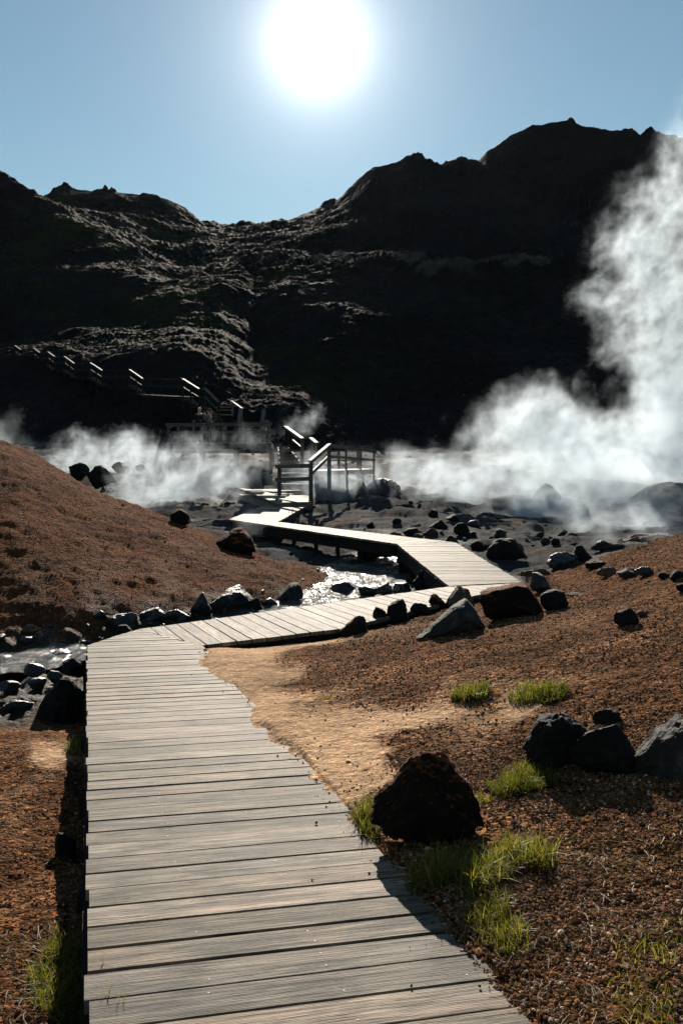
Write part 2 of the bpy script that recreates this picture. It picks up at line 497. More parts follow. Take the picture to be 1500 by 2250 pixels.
for px, Y, z, t in [
    (1350, 18, -.35, M_), (1500, 19.5, -.35, M_), (1800, 23, -.2, M_), (1250, 17, -.45, M_), (1150, 17, -.55, M_), (1050, 17.5, -.55, M_), (1120, 15.6, -.6, M_), (1100, 20, -.45, M_),
    (900, 22.5, -.33, M_), (700, 24.8, -.22, M_), (850, 27, -.12, M_), (1000, 27, -.15, M_), (1200, 25, -.3, M_), (1450, 25, -.3, M_), (2000, 26, 0, M_),
    (700, 30, .05, M_), (900, 32, .15, M_), (1100, 33, .1, M_), (1300, 35, .2, M_), (1500, 36, .3, M_), (2000, 38, .8, M_),
    (700, 40, .75, M_), (900, 42, .85, M_), (1200, 42, .9, M_), (1500, 44, 1.1, M_), (700, 52, 1.6, M_), (1000, 52, 1.7, M_), (1400, 52, 1.9, M_), (2000, 55, 2.5, M_),
    (700, 72, 2.6, M_), (1200, 72, 2.8, M_), (1900, 72, 3, M_), (200, 72, 3.2, M_), (-500, 72, 3.6, M_),
    (500, 27, -.25, M_), (400, 30, -.1, M_), (300, 34, .2, M_), (200, 38, .55, M_), (100, 42, .9, M_), (450, 38, .5, M_), (550, 33, .05, M_), (600, 28, -.2, M_), (540, 24.5, -.45, M_), (610, 25.5, -.3, M_),
    (300, 46, 1.2, M_), (450, 46, 1.2, M_), (0, 52, 1.9, M_), (-400, 50, 2.2, M_), (200, 56, 2.2, M_), (400, 56, 2.1, M_), (560, 46, 1.2, M_),
    (800, 18.7, -1.0, W_), (720, 17.1, -1.08, W_), (640, 15.8, -1.2, W_), (500, 14.8, -1.32, W_), (350, 13.9, -1.4, W_), (200, 13.2, -1.42, W_), (100, 12.9, -1.45, W_), (0, 12.5, -1.47, W_), (-300, 12, -1.5, W_), (-800, 11, -1.5, W_),
    (100, 10.9, -1.15, W_), (0, 10.6, -1.2, W_), (150, 9.4, -1.0, W_), (0, 9.2, -1.05, W_), (-400, 9.5, -1.1, W_), (420, 12.7, -1.3, W_), (560, 13, -1.2, W_), (700, 13.6, -1.05, W_), (850, 14.6, -.95, W_), (910, 15.6, -.9, W_), (920, 17.5, -.9, W_),
    (850, 16.6, -.95, W_), (900, 19.5, -.85, W_), (1000, 16.5, -.75, M_), (820, 20.5, -.85, W_), (720, 21.5, -.75, M_), (640, 22.5, -.6, M_), (560, 23, -.55, M_),
    (0, 31, 1.0, M_), (100, 29, .5, M_), (200, 27, .1, M_), (300, 25.8, -.2, M_), (400, 24.8, -.4, M_), (500, 23.3, -.5, M_), (620, 21, -.65, M_), (-300, 37, 1.8, M_), (-900, 42, 2.5, M_),
    (150, 13.5, -1.18, W_), (300, 14.2, -1.15, W_), (0, 13.3, -1.18, W_), (430, 14.9, -1.15, W_),
]:
    c(H(px, Y, z), t)

CX = np.array([p for p, _ in CP]); CZ = np.array([t for _, t in CP])


def ab(x, y):
    return np.stack([x / y * 2.0, np.log(y) * 1.0], -1)


_K = ab(CX[:, 0], CX[:, 1])


def _phi(r2):
    return .5 * r2 * np.log(r2 + 1e-12)


_n = len(_K)
_r2 = ((_K[:, None] - _K[None]) ** 2).sum(-1)
_M = np.zeros((_n + 3, _n + 3))
_M[:_n, :_n] = _phi(_r2) + np.eye(_n) * 2e-4
_M[:_n, _n] = 1; _M[:_n, _n + 1:] = _K; _M[_n, :_n] = 1; _M[_n + 1:, :_n] = _K.T
_W = np.linalg.solve(_M, np.concatenate([CX[:, 2], np.zeros(3)]))


def tps(x, y):
    q = ab(x, y)
    out = np.empty(len(q))
    for s in range(0, len(q), 20000):
        e = q[s:s + 20000]
        r2 = ((e[:, None] - _K[None]) ** 2).sum(-1)
        out[s:s + 20000] = _phi(r2) @ _W[:_n] + _W[_n] + e @ _W[_n + 1:]
    return out


def zones(x, y):
    """soft weights of the four soils at x, y"""
    jx = x * (1 + 0) + .22 * fbm2(x * .9, y * .9, 3) * np.minimum(1, y / 6); jy = y + .5 * fbm2(x * .8 + 40, y * .8, 3) * np.minimum(1, y / 6)
    q = ab(jx, np.maximum(jy, .3))
    w = np.zeros((len(q), 4))
    for s in range(0, len(q), 20000):
        e = q[s:s + 20000]
        r2 = ((e[:, None] - _K[None]) ** 2).sum(-1) + 1e-4
        k = r2 ** -1.8
        for z in range(4):
            w[s:s + 20000, z] = k[:, CZ == z].sum(1)
    return w / w.sum(1, keepdims=True)


def poly_dist(P_, x, y):
    """signed distance inside a convex ccw polygon (positive inside)"""
    d = np.full(x.shape, 1e9)
    for i in range(len(P_)):
        a = P_[i][:2]; b = P_[(i + 1) % len(P_)][:2]
        t = b - a; L = np.hypot(*t)
        d = np.minimum(d, (t[0] * (y - a[1]) - t[1] * (x - a[0])) / L)
    return d


def plane_z(P_, x, y):
    p0, p1 = P_[0], P_[1]
    best = max(P_[2:], key=lambda p: abs(np.cross((p1 - p0)[:2], (p - p0)[:2])))
    n = np.cross(p1 - p0, best - p0)
    return p0[2] - (n[0] * (x - p0[0]) + n[1] * (y - p0[1])) / n[2]


def ground_z(x, y, w=None, fine=True):
    x = np.asarray(x, float); y = np.asarray(y, float)
    z = tps(x, y)
    if w is None:
        w = zones(x, y)
    far = smooth(14, 30, y)
    # broad unevenness, rubble of the valley floor, stones at the stream, clods on the gravel
    z = z + .035 * fbm2(x * .7, y * .7, 3) * (w[:, G_] + .4 * w[:, S_]) * smooth(2, 8, y)
    z = z + w[:, M_] * (.16 * (billow2(x * .55, y * .55, 5, .6) - .35) + .30 * far * (billow2(x * .22 + 3, y * .22, 4) - .35))
    z = z + w[:, W_] * .20 * (billow2(x * 1.3, y * 1.3, 4) - .4)
    if fine:
        z = z + w[:, G_] * (.018 * fbm2(x * 4, y * 4, 4, .6) + .035 * smooth(9, 14, y) * fbm2(x * 2.2, y * 2.2, 4, .6))
        z = z + w[:, S_] * (.006 * fbm2(x * 3, y * 3, 4, .6))
        # small erosion steps where sand meets gravel
        z = z + .03 * (w[:, S_] * w[:, G_] * 4) * (billow2(x * 2.0, y * 3.4, 3) - .3)
    # keep soil under the boardwalk
    for nm, P_ in dk.items():
        d = poly_dist(P_, x, y)
        pz = plane_z(P_, x, y)
        m = d > -.25
        if nm == 'd1':
            # sand drifts over the right edge of the first deck
            edge = np.cross
            a = P_[0][:2]
            R0, R1 = Uu(1485, 2605)[:2], Uu(443, 1418)[:2]
            t = (R1 - R0) / np.hypot(*(R1 - R0))
            dr = -(t[0] * (y - R0[1]) - t[1] * (x - R0[0])) * -1.0      # inside distance from right edge
            spill = .035 + .18 * smooth(5.0, 6.3, y) * smooth(9.9, 8.8, y) + .06 * fbm2(x * 1.7, y * 1.7, 3) * smooth(3.8, 5.5, y) + .045 * fbm2(x * 9, y * 9, 4, .65)
            lim = np.where(dr > spill, pz - .13, np.where(dr > spill - .10, pz + .012 * (spill - dr) / .10 - .006, 1e9))
            z = np.where(d > -.02, np.minimum(z, lim), z)
            lf = (d > -.10) & (dr > .8)
            z = np.where(lf, np.minimum(z, pz - .30), z)
        else:
            cl = pz - .16 - .3 * smooth(-.25, .15, d)
            z = np.where(m, np.minimum(z, np.where(d > -.05, np.minimum(cl, pz - .16), np.maximum(cl, pz - .09))), z)
    return z


def ray_ground(px, py, d0=2.0, d1=62.0):
    ds = np.geomspace(d0, d1, 420)
    P_ = CAM + ds[:, None] * ray(px, py)
    gz = ground_z(P_[:, 0], P_[:, 1], fine=False)
    hit = np.nonzero(P_[:, 2] <= gz)[0]
    if len(hit) == 0:
        return P_[-1], ds[-1]
    i = max(hit[0], 1)
    a = P_[i - 1, 2] - gz[i - 1]; b = gz[i] - P_[i, 2]
    t = a / (a + b + 1e-9)
    d = ds[i - 1] * (1 - t) + ds[i] * t
    return CAM + d * ray(px, py), d


# ------------------------------------------------------------------ ground mesh
def grid_faces(nr, nc, off=0):
    i = np.arange(nr - 1)[:, None] * nc + np.arange(nc - 1)[None]
    return np.stack([i, i + 1, i + 1 + nc, i + nc], -1).reshape(-1, 4) + off


ZCOL = np.array([(.114, .056, .026), (.47, .325, .205), (.045, .051, .056), (.026, .020, .015)])


def build_ground():
    nr, nc = 760, 1000
    Y = np.concatenate([np.geomspace(.9, 70, nr)])
    t = np.linspace(-.62, .62, nc); t = np.sign(t) * (np.abs(t) * (1 + .55 * np.abs(t) ** 3 * 4))
    XX = (Y[:, None] * t[None]).ravel(); YY = np.repeat(Y, nc)
    w = zones(XX, YY)
    ZZ = ground_z(XX, YY, w)
    V = np.stack([XX, YY, ZZ], 1)
    Fc = grid_faces(nr, nc)
    w3 = w ** 1.15; w3 /= w3.sum(1, keepdims=True)
    colr = w3 @ ZCOL
    # mineral crust: pale patches in the valley and along the stream
    cr = smooth(.10, .5, fbm2(XX * .35 + 9, YY * .22, 4)) * w[:, M_] + .9 * smooth(.2, .6, fbm2(XX * 1.1, YY * .9 + 5, 4)) * w[:, W_] * .6 * smooth(11.5, 13.5, YY)
    colr = colr * (1 - cr[:, None]) + cr[:, None] * np.array([.075, .083, .088])
    och = smooth(.25, .6, fbm2(XX * .3 + 70, YY * .3, 3)) * w[:, M_] * .6
    colr = colr * (1 - och[:, None]) + och[:, None] * np.array([.085, .055, .03])
    # clay-coloured thin crust on the gravel between grass clumps
    cl = smooth(.05, .6, fbm2(XX * 1.1 + 33, YY * 1.1, 4)) * w[:, G_] * (.55 - .4 * smooth(8, 12, YY))
    colr = colr * (1 - cl[:, None]) + cl[:, None] * np.array([.27, .15, .08])
    # the left mound is a deeper rust red
    ru = (smooth(12, 14, YY) * smooth(-1.0, -2.5, XX) * w[:, G_])[:, None] * .85
    colr = colr * (1 - ru) + ru * np.array([.115, .047, .021])
    # brown crumbs blown over the sand
    sb = smooth(.0, .5, fbm2(XX * 2.2 + 12, YY * 3.2, 5, .62)) * w[:, S_] * smooth(.95, .5, w[:, S_] - .25 * fbm2(XX * .9, YY * .9, 2)) * .8
    colr = colr * (1 - sb[:, None]) + sb[:, None] * np.array([.17, .09, .045])
    pud = smooth(.25, .5, fbm2(XX * .3 + 90, YY * .22, 4)) * w[:, M_]
    wet = np.stack([w[:, W_] * .6 + pud * .3, np.clip(w[:, G_] * 1.15 + .3 * w[:, S_] + .25 * w[:, W_] + .15 * w[:, M_] + .06, 0, 1), 0 * w[:, 0]], 1)
    # far apron so that the soil reaches on in all directions
    n0 = len(V)
    R = 1500
    ap = np.array([(-R, -R, -3.2), (R, -R, -3.2), (R, R, -3.2), (-R, R, -3.2)])
    V = np.concatenate([V, ap]); Fc = np.concatenate([Fc, [[n0, n0 + 1, n0 + 2, n0 + 3]]])
    colr = np.concatenate([colr, np.tile(ZCOL[0], (4, 1))]); wet = np.concatenate([wet, np.tile([0, 1, 0], (4, 1))])
    me = np_mesh('ground', V, Fc, True)
    vcol(me, 'zone', colr); vcol(me, 'wet', wet)
    o = link('ground', me, MAT['soil'])
    tag(o, 'brown gravel and grey mud ground with a sandy patch beside the boardwalk', 'ground', kind='structure')


build_ground()

# ------------------------------------------------------------------ hills
def ring(pts):
    p = np.array(pts, float)
    return p[:, 0], p[:, 1], p[:, 2]


RINGS = [
    ring([(-700, 60, 1000), (0, 60, 1000), (350, 57, 1003), (650, 57, 1003), (1000, 60, 1000), (1500, 62, 995), (2300, 62, 990)]),
    ring([(-700, 84, 760), (0, 78, 792), (100, 76, 800), (200, 72, 815), (300, 68, 838), (400, 64, 858), (480, 68, 846), (560, 70, 858), (650, 66, 892), (800, 70, 875), (1000, 73, 850), (1250, 76, 835), (1500, 80, 800), (2300, 84, 760)]),
    ring([(-700, 100, 735), (0, 96, 728), (200, 96, 702), (300, 96, 678), (400, 95, 655), (490, 98, 625), (560, 104, 648), (650, 92, 680), (800, 88, 700), (1000, 88, 705), (1300, 92, 685), (1500, 95, 680), (2300, 100, 660)]),
    ring([(-700, 160, 330), (0, 150, 384), (50, 147, 412), (100, 145, 444), (150, 142, 462), (200, 139, 488), (300, 131, 546), (400, 124, 598), (490, 118, 606), (530, 121, 588), (600, 122, 580), (680, 120, 577), (740, 117, 574), (850, 111, 580), (960, 105, 586), (1050, 106, 600), (1150, 107, 590), (1270, 108, 575), (1500, 112, 566), (2300, 120, 540)]),
    ring([(-700, 172, 350), (0, 163, 402), (100, 158, 452), (200, 153, 490), (300, 146, 541), (400, 140, 586), (490, 136, 588), (530, 138, 576), (600, 138, 568), (740, 132, 562), (960, 119, 575), (1050, 121, 588), (1270, 122, 564), (1500, 126, 553), (2300, 130, 520)]),
    ring([(-700, 185, 355), (0, 178, 410), (100, 176, 455), (200, 176, 475), (300, 174, 498), (400, 172, 530), (490, 165, 545), (530, 162, 540), (600, 155, 525), (740, 150, 500), (900, 150, 465), (1100, 150, 445), (1300, 152, 440), (1500, 152, 440), (2300, 155, 420)]),
    ring([(-700, 205, 360), (0, 200, 410), (105, 196, 444), (150, 197, 421), (185, 197, 430), (240, 198, 430), (300, 199, 438), (345, 200, 445), (375, 200, 448), (400, 200, 460), (430, 200, 480), (450, 200, 497), (480, 203, 502), (530, 206, 503), (575, 203, 501), (600, 200, 495), (640, 196, 493), (660, 194, 485), (700, 190, 466), (740, 187, 450), (760, 185, 432), (790, 183, 402), (820, 182, 381), (850, 182, 377), (880, 181, 368), (905, 180, 355), (930, 180, 365), (960, 180, 375), (1000, 179, 366), (1045, 179, 368), (1062, 178, 350), (1085, 178, 335), (1120, 177, 310), (1160, 176, 293), (1200, 176, 288), (1243, 175, 283), (1262, 175, 293), (1330, 175, 303), (1380, 175, 312), (1450, 176, 320), (1500, 176, 325), (1700, 180, 340), (2300, 190, 380)]),
]
SUB = [90, 110, 110, 40, 50, 60]


def build_hills():
    nc = 1250
    px = np.linspace(-650, 2150, nc)
    dz = []
    for a, d, y in RINGS:
        dd = np.interp(px, a, d); yy = np.interp(px, a, y)
        dz.append((dd, 1.5 + (1010 - yy) / F * dd))
    # behind the ridge the hill falls away
    dz.append((dz[-1][0] + 45, dz[-1][1] - 12)); sub = SUB + [14]
    rows_d = []; rows_z = []; rid = []
    for k in range(len(dz) - 1):
        for t in np.linspace(0, 1, sub[k], endpoint=(k == len(dz) - 2)):
            rows_d.append(dz[k][0] * (1 - t) + dz[k + 1][0] * t); rows_z.append(dz[k][1] * (1 - t) + dz[k + 1][1] * t); rid.append(k + t)
    Dm = np.array(rows_d); Zm = np.array(rows_z); rid = np.array(rid)
    # soften creases between the rings
    for _ in range(6):
        Zs = Zm.copy(); Zs[1:-1] = (Zm[:-2] + 2 * Zm[1:-1] + Zm[2:]) / 4
        keep = np.abs(rid - 6)[:, None] < .12
        Zm = np.where(keep, Zm, Zs)
    X = (px[None] - 750) / F * Dm; Yv = Dm
    xf, yf = X.ravel(), Yv.ravel()
    n_big = fbm2(xf * .06, yf * .06, 3).reshape(X.shape)
    hum = (billow2(xf * .55, yf * .55, 4, .55) - .4).reshape(X.shape)
    hum2 = (billow2(xf * 1.9 + 8, yf * 1.9, 4, .6) - .4).reshape(X.shape)
    rg = fbm2(xf * .25, yf * .25, 5, .6).reshape(X.shape)
    R = np.broadcast_to(rid[:, None], X.shape)
    PX = np.broadcast_to(px[None], X.shape)
    nearridge = np.exp(-((R - 6) / .25) ** 2)
    Zf = Zm + 1.2 * n_big * (1 - nearridge) * smooth(0, .8, R)
    Zf = Zf + (hum * (.32 + .25 * smooth(2, 4, R)) * smooth(.05, .4, R) + hum2 * .17 * smooth(.05, .3, R)) * (1 - .65 * nearridge)
    Zf = Zf + .7 * np.maximum(hum, -.1) * np.exp(-((R - 3.05) / .3) ** 2) * smooth(520, 640, PX)
    Zf = Zf + rg * (.28 - .06 * nearridge) * smooth(2.0, 3.2, R)
    # small crags standing on the ridge
    crag = np.maximum(fbm2(xf * .16 + 7, yf * .05, 5, .55), 0).reshape(X.shape)
    Zf = Zf + 1.5 * crag * np.exp(-((R - 6) / .13) ** 2)
    for cx, hh, ww in [(242, .6, 6), (259, .7, 7), (1243, .5, 9)]:
        Zf = Zf + hh * np.clip(1.3 - ((PX - cx) / ww) ** 2, 0, 1) * np.exp(-((R - 6) / .10) ** 2)
    V = np.stack([X, Yv, Zf], -1).reshape(-1, 3)
    n = len(V)
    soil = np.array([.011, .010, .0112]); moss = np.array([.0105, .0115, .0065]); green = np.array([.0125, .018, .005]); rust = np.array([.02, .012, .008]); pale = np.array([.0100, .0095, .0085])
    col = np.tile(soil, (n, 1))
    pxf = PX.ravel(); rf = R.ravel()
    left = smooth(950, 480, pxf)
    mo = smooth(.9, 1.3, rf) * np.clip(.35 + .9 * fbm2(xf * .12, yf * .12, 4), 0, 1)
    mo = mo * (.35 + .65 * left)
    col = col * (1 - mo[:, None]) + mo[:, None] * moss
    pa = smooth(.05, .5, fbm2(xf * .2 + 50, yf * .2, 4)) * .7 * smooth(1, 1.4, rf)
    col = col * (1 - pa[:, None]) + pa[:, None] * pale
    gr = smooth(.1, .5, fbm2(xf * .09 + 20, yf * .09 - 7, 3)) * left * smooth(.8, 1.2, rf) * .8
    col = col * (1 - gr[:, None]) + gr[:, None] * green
    ledge_light = smooth(2.75, 3.05, rf) * smooth(4.0, 3.3, rf) * smooth(520, 640, pxf) * smooth(-.2, .35, fbm2(xf * .25 + 5, yf * .25, 4))
    col = col * (1 - ledge_light[:, None]) + ledge_light[:, None] * np.array([.045, .046, .044])  # sunlight along the ledge lip, put into the soil colour as a paler band
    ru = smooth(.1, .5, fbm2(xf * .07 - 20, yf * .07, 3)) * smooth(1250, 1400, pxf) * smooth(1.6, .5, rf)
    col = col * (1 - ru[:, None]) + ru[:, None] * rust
    Fc = grid_faces(*X.shape)
    me = np_mesh('hills', V, Fc, True)
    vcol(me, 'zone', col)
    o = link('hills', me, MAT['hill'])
    tag(o, 'dark mossy volcanic hills with a rocky ridge behind the steaming valley', 'hill', kind='structure')
    return X, Yv, Zf, px


HX, HY, HZ, HPX = build_hills()


def hill_at(px, py, near=58):
    """distance at which the line of sight meets the hill"""
    j = int(np.clip(np.searchsorted(HPX, px), 0, len(HPX) - 1))
    zl = 1.5 + (1010 - py) / F * HY[:, j]
    hit = np.nonzero(HZ[:, j] >= zl)[0]
    i = hit[0] if len(hit) else 0
    return HY[i, j]



# ------------------------------------------------------------------ boardwalk
def clip_half(P_, a, n):
    out = []
    for i in range(len(P_)):
        p, q_ = P_[i], P_[(i + 1) % len(P_)]
        dp, dq = np.dot(p - a, n), np.dot(q_ - a, n)
        if dp >= 0: out.append(p)
        if dp * dq < 0: out.append(p + (q_ - p) * dp / (dp - dq))
    return out


def planks(mb, P_, adir, pitch, gap, thick=.045, wob=.003, ragged=.0, screws=None, tone=(.55, 1.12)):
    """boards running along adir, laid side by side over the convex polygon P_"""
    p0 = P_[0]
    n = np.cross(P_[1] - P_[0], P_[2] - P_[0]); n /= np.linalg.norm(n)
    if n[2] < 0: n = -n
    e1 = np.asarray(adir, float); e1 = e1 - n * (e1 @ n); e1 /= np.linalg.norm(e1)
    e2 = np.cross(n, e1)
    Q = [np.array([(p - p0) @ e1, (p - p0) @ e2]) for p in P_]
    lo = min(q_[1] for q_ in Q); hi = max(q_[1] for q_ in Q)
    y = lo - random.random() * pitch * .3
    while y < hi:
        wdt = pitch * random.uniform(.96, 1.04)
        g = gap * random.uniform(.45, 1.7)
        tl = random.uniform(-.0025, .0025)
        s = clip_half(Q, np.array([0, y + g / 2]), np.array([-tl, 1.0]))
        if len(s) > 2: s = clip_half(s, np.array([0, y + wdt - g / 2]), np.array([tl, -1.0]))
        if len(s) > 2:
            dzz = random.uniform(-wob, wob)
            xs = [q_[0] for q_ in s]; xm = (min(xs) + max(xs)) / 2
            if ragged:
                r = random.uniform(-ragged, ragged)
                s = [q_ + np.array([r if q_[0] > xm else r * .5, 0]) for q_ in s]
            off = random.random() * 50
            uv = [(q_[0] + off, q_[1] + off * 3.1) for q_ in s]
            b = random.uniform(*tone); t = (b * random.uniform(.98, 1.04), b, b * random.uniform(.94, 1.02))
            mb.prism([p0 + e1 * q_[0] + e2 * q_[1] + n * dzz for q_ in s], thick, n, uv, t)
            if screws is not None and max(xs) - min(xs) > .8:
                for fx in (.30, .62, .95):
                    for yy in (.25, .75):
                        if random.random() < .5:
                            qx = min(xs) + (max(xs) - min(xs)) * fx * .98 + random.uniform(-.01, .01); qy = y + wdt * yy
                            cc = p0 + e1 * qx + e2 * qy + n * (dzz + .0012)
                            screws.prism([cc + .0035 * (math.cos(a) * e1 + math.sin(a) * e2) for a in np.linspace(0, 2 * math.pi, 7)[:-1]], .0012, n)
        y += wdt


walk = empty('boardwalk', (0, 5, -.3))
tag(walk, 'weathered grey plank boardwalk zigzagging from the foreground across the steaming valley', 'boardwalk')
scr = MB()
across1 = RT * .972 + FW * .236
specs = [('d1', across1, .170, .017, .045, .020, scr), ('d2', RT * .36 - np.array([0, .93, 0]), .175, .012, .045, .010, None), ('d3', RT * .995 + np.array([0, .1, 0]), .155, .012, .045, .01, None),
         ('d4', RT * .60 + np.array([0, .80, 0]), .155, .010, .045, .01, None), ('d5', RT, .155, .01, .045, .01, None)]
for nm, ad, pit, gp, th, rg_, sc_ in specs:
    mb = MB()
    planks(mb, dk[nm], ad, pit, gp, th, .003, rg_, sc_)
    mb.build('deck', MAT['deck'], walk, (0, 5, -.3))
scr.build('screw_heads', MAT['screw'], walk, (0, 5, -.3))['kind'] = 'stuff'
# bearers under the edges and short posts carrying them
for nm in ('d1', 'd2', 'd3', 'd4', 'd5'):
    P_ = dk[nm]; cen = sum(P_) / len(P_)
    mb = MB()
    for i in range(len(P_)):
        a, b = P_[i], P_[(i + 1) % len(P_)]
        ca = a + (cen - a) / np.linalg.norm(cen - a) * .10; cb = b + (cen - b) / np.linalg.norm(cen - b) * .10
        L = np.linalg.norm(b - a)
        if L < .9: continue
        hgt = .16 if nm in ('d1', 'd2') else .24
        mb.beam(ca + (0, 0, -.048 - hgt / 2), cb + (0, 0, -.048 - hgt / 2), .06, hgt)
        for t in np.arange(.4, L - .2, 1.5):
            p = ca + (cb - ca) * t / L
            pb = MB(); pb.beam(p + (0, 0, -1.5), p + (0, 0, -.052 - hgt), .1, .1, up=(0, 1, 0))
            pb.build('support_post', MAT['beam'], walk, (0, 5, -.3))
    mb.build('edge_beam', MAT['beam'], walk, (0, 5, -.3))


# ------------------------------------------------------------------ stairs, platform, railings
class Wood:
    """a timber structure whose pieces become named children"""
    def __init__(s, name, org, label, cat, group=None):
        s.o = np.asarray(org, float)
        s.e = empty(name, tuple(s.o)); tag(s.e, label, cat, group)

    def beam(s, nm, a, b, w, h, mat='post', up=(0, 0, 1)):
        m = MB(); m.beam(a, b, w, h, up, (1, 1, 1)); return m.build(nm, MAT[mat], s.e, s.o)

    def post(s, px, y0, y1, d, w=.11, extra=0.0, mat='post'):
        b = D(px, y1, d); t = D(px, y0, d)
        t = np.array([b[0], b[1], t[2]])
        return s.beam('post', b - (0, 0, extra), t, w, w, mat, up=(0, 1, 0))

    def rail(s, a, b, nm='rail', w=.04, h=.13, mat='post'):
        return s.beam(nm, D(*a), D(*b), w, h, mat)

    def cap(s, a, b, w=.15, h=.035, mat='cap'):
        return s.beam('handrail', D(*a), D(*b), w, h, mat)

    def deck(s, P_, ad, pitch=.155, nm='deck', mat='deck'):
        m = MB(); planks(m, ccw(P_), ad, pitch, .01); return m.build(nm, MAT[mat], s.e, s.o)


st = Wood('wooden_stairs', D(640, 1090, 31), 'grey wooden stairs with railings climbing from the far end of the boardwalk', 'stairs')
st.deck(dk['d6'], (1, 0, 0), nm='landing'); st.deck(dk['d7'], (1, 0, 0), nm='landing')
for nm, hgt in (('d6', .2), ('d7', .2)):
    P_ = dk[nm]
    for i in range(len(P_)):
        a, b = P_[i], P_[(i + 1) % len(P_)]
        if np.linalg.norm(b - a) > .8:
            st.beam('edge_beam', a + (0, .03, -.05 - hgt / 2), b + (0, .03, -.05 - hgt / 2), .05, hgt, 'post')
# near railing (two boards on two posts)
st.post(614, 1028, 1093, 30.0, .12, .1); st.post(683, 1018, 1112, 28.2, .13, .3)
st.rail((606, 1025.5, 29.9), (686, 1023.5, 28.1), h=.13); st.rail((605, 1054, 29.9), (684, 1052, 28.1), h=.12)
st.beam('handrail', D(606, 1021.8, 29.93), D(688, 1019.8, 28.13), .13, .03, 'cap')
# rail rising to the right landing
st.post(723, 979, 1115, 30.2, .13, .3)
st.beam('handrail', D(680, 1013, 28.2), D(723.5, 976, 30.2), .12, .045, 'cap'); st.rail((681, 1016.5, 28.2), (723, 980, 30.2), h=.14)
st.rail((686, 1039, 28.2), (722, 1003.5, 30.2), h=.12)
# right landing with its railing
for px, y0, y1, d in [(760, 984, 1052, 31.2), (792, 987, 1048, 32.2), (821, 990, 1045, 33.0)]:
    st.post(px, y0, y1, d, .075, .3, 'cap')
st.beam('handrail', D(721, 976, 30.2), D(826, 990.5, 33.1), .11, .03, 'cap')
st.rail((722, 979, 30.2), (826, 993, 33.1), h=.09, mat='cap'); st.rail((722, 1003, 30.2), (824, 1011, 33.1), h=.08, mat='cap')
st.beam('handrail', D(694, 990.5, 35.5), D(790, 991.5, 36.5), .16, .04, 'cap'); st.rail((697, 1012, 35.5), (785, 1011, 36.5), h=.05, mat='cap')
for px, d in ((697, 35.5), (744, 36), (786, 36.5)):
    st.post(px, 992, 1040, d, .11, .3)
L0 = [D(690, 1035, 30.6), D(758, 1033, 31.4), D(822, 1030.5, 33.1), D(790, 1028.5, 36.5), D(700, 1030, 35.5)]
st.deck(L0, (.3, 1, 0), nm='landing')
st.beam('edge_beam', D(690, 1040, 30.58), D(822, 1036, 33.05), .05, .16, 'post')
# treads up to the platform
ny = [1064, 1052, 1041, 1031, 1022, 1014, 1006.5, 999, 992, 986]
for i, y in enumerate(ny):
    d = 32.6 + i * .72; t = i / (len(ny) - 1)
    a, b = D(618 - 6 * t, y, d), D(700 - 66 * t, y, d - .15)
    st.beam('tread', a, b, .33, .045, 'deck'); st.beam('riser', a + (0, .16, -.07), b + (0, .16, -.07), .03, .09, 'post')
st.beam('stringer', D(619, 1070, 32.8), D(611, 989, 39.2), .06, .26, 'beam'); st.beam('stringer', D(698, 1070, 32.6), D(633, 989, 39.1), .06, .26, 'beam')
# railing coming down from the platform
st.beam('handrail', D(627.5, 937, 38.8), D(664, 963.5, 36.6), .16, .04, 'cap'); st.rail((628, 940, 38.8), (664, 967, 36.6), h=.12)
st.beam('handrail', D(643, 967, 38.7), D(661, 982, 36.9), .05, .05, 'cap')
st.beam('handrail', D(664, 963.8, 36.6), D(683, 962.5, 35.6), .14, .04, 'post'); st.beam('handrail', D(683, 962.5, 35.6), D(695, 973, 34.6), .15, .04, 'cap')
for px, y0, y1, d in [(630, 939, 1000, 38.9), (638, 944, 1000, 38.4), (664, 966, 1012, 36.6), (685, 964, 1045, 35.5), (692, 972, 1045, 34.8)]:
    st.post(px, y0, y1, d, .13, .3, 'beam' if px < 640 else 'post')

pf = Wood('viewing_platform', D(480, 975, 42), 'raised wooden viewing platform with a railing standing over the steam vents', 'viewing platform')
zd = 1.5 + (1010 - 973) / F * 42
pfl = [H(369, 42, zd), H(595, 40.6, zd), H(600, 45.5, zd), H(375, 46.5, zd)]
pf.deck(pfl, (.02, 1, 0), .15)
for a, b in ((0, 1), (1, 2), (2, 3), (3, 0)):
    pf.beam('edge_beam', pfl[a] + (0, 0, -.16), pfl[b] + (0, 0, -.16), .06, .22, 'beam')
pf.beam('skirt_board', pfl[0] + (0, -.05, -.42), pfl[1] + (0, -.05, -.42), .04, .16, 'beam')
for px in (372, 393, 446, 498, 536, 553, 591):
    t = (px - 369) / 226
    b = pfl[0] * (1 - t) + pfl[1] * t
    pf.beam('post', b + (0, .06, -.25), b + (0, .06, .86), .10, .10, 'post', up=(0, 1, 0))
for dz_, nm, w, h in ((.86, 'rail', .14, .05), (.80, 'rail', .04, .14), (.46, 'mid_rail', .04, .12)):
    pf.beam(nm, pfl[0] + (-.05, .0, dz_), pfl[1] + (.05, .0, dz_), w, h, 'post')
pf.beam('rail', pfl[0] + (0, 0, .86), pfl[3] + (0, 0, .86), .12, .04, 'post'); pf.beam('mid_rail', pfl[0] + (0, 0, .46), pfl[3] + (0, 0, .46), .04, .12, 'post')
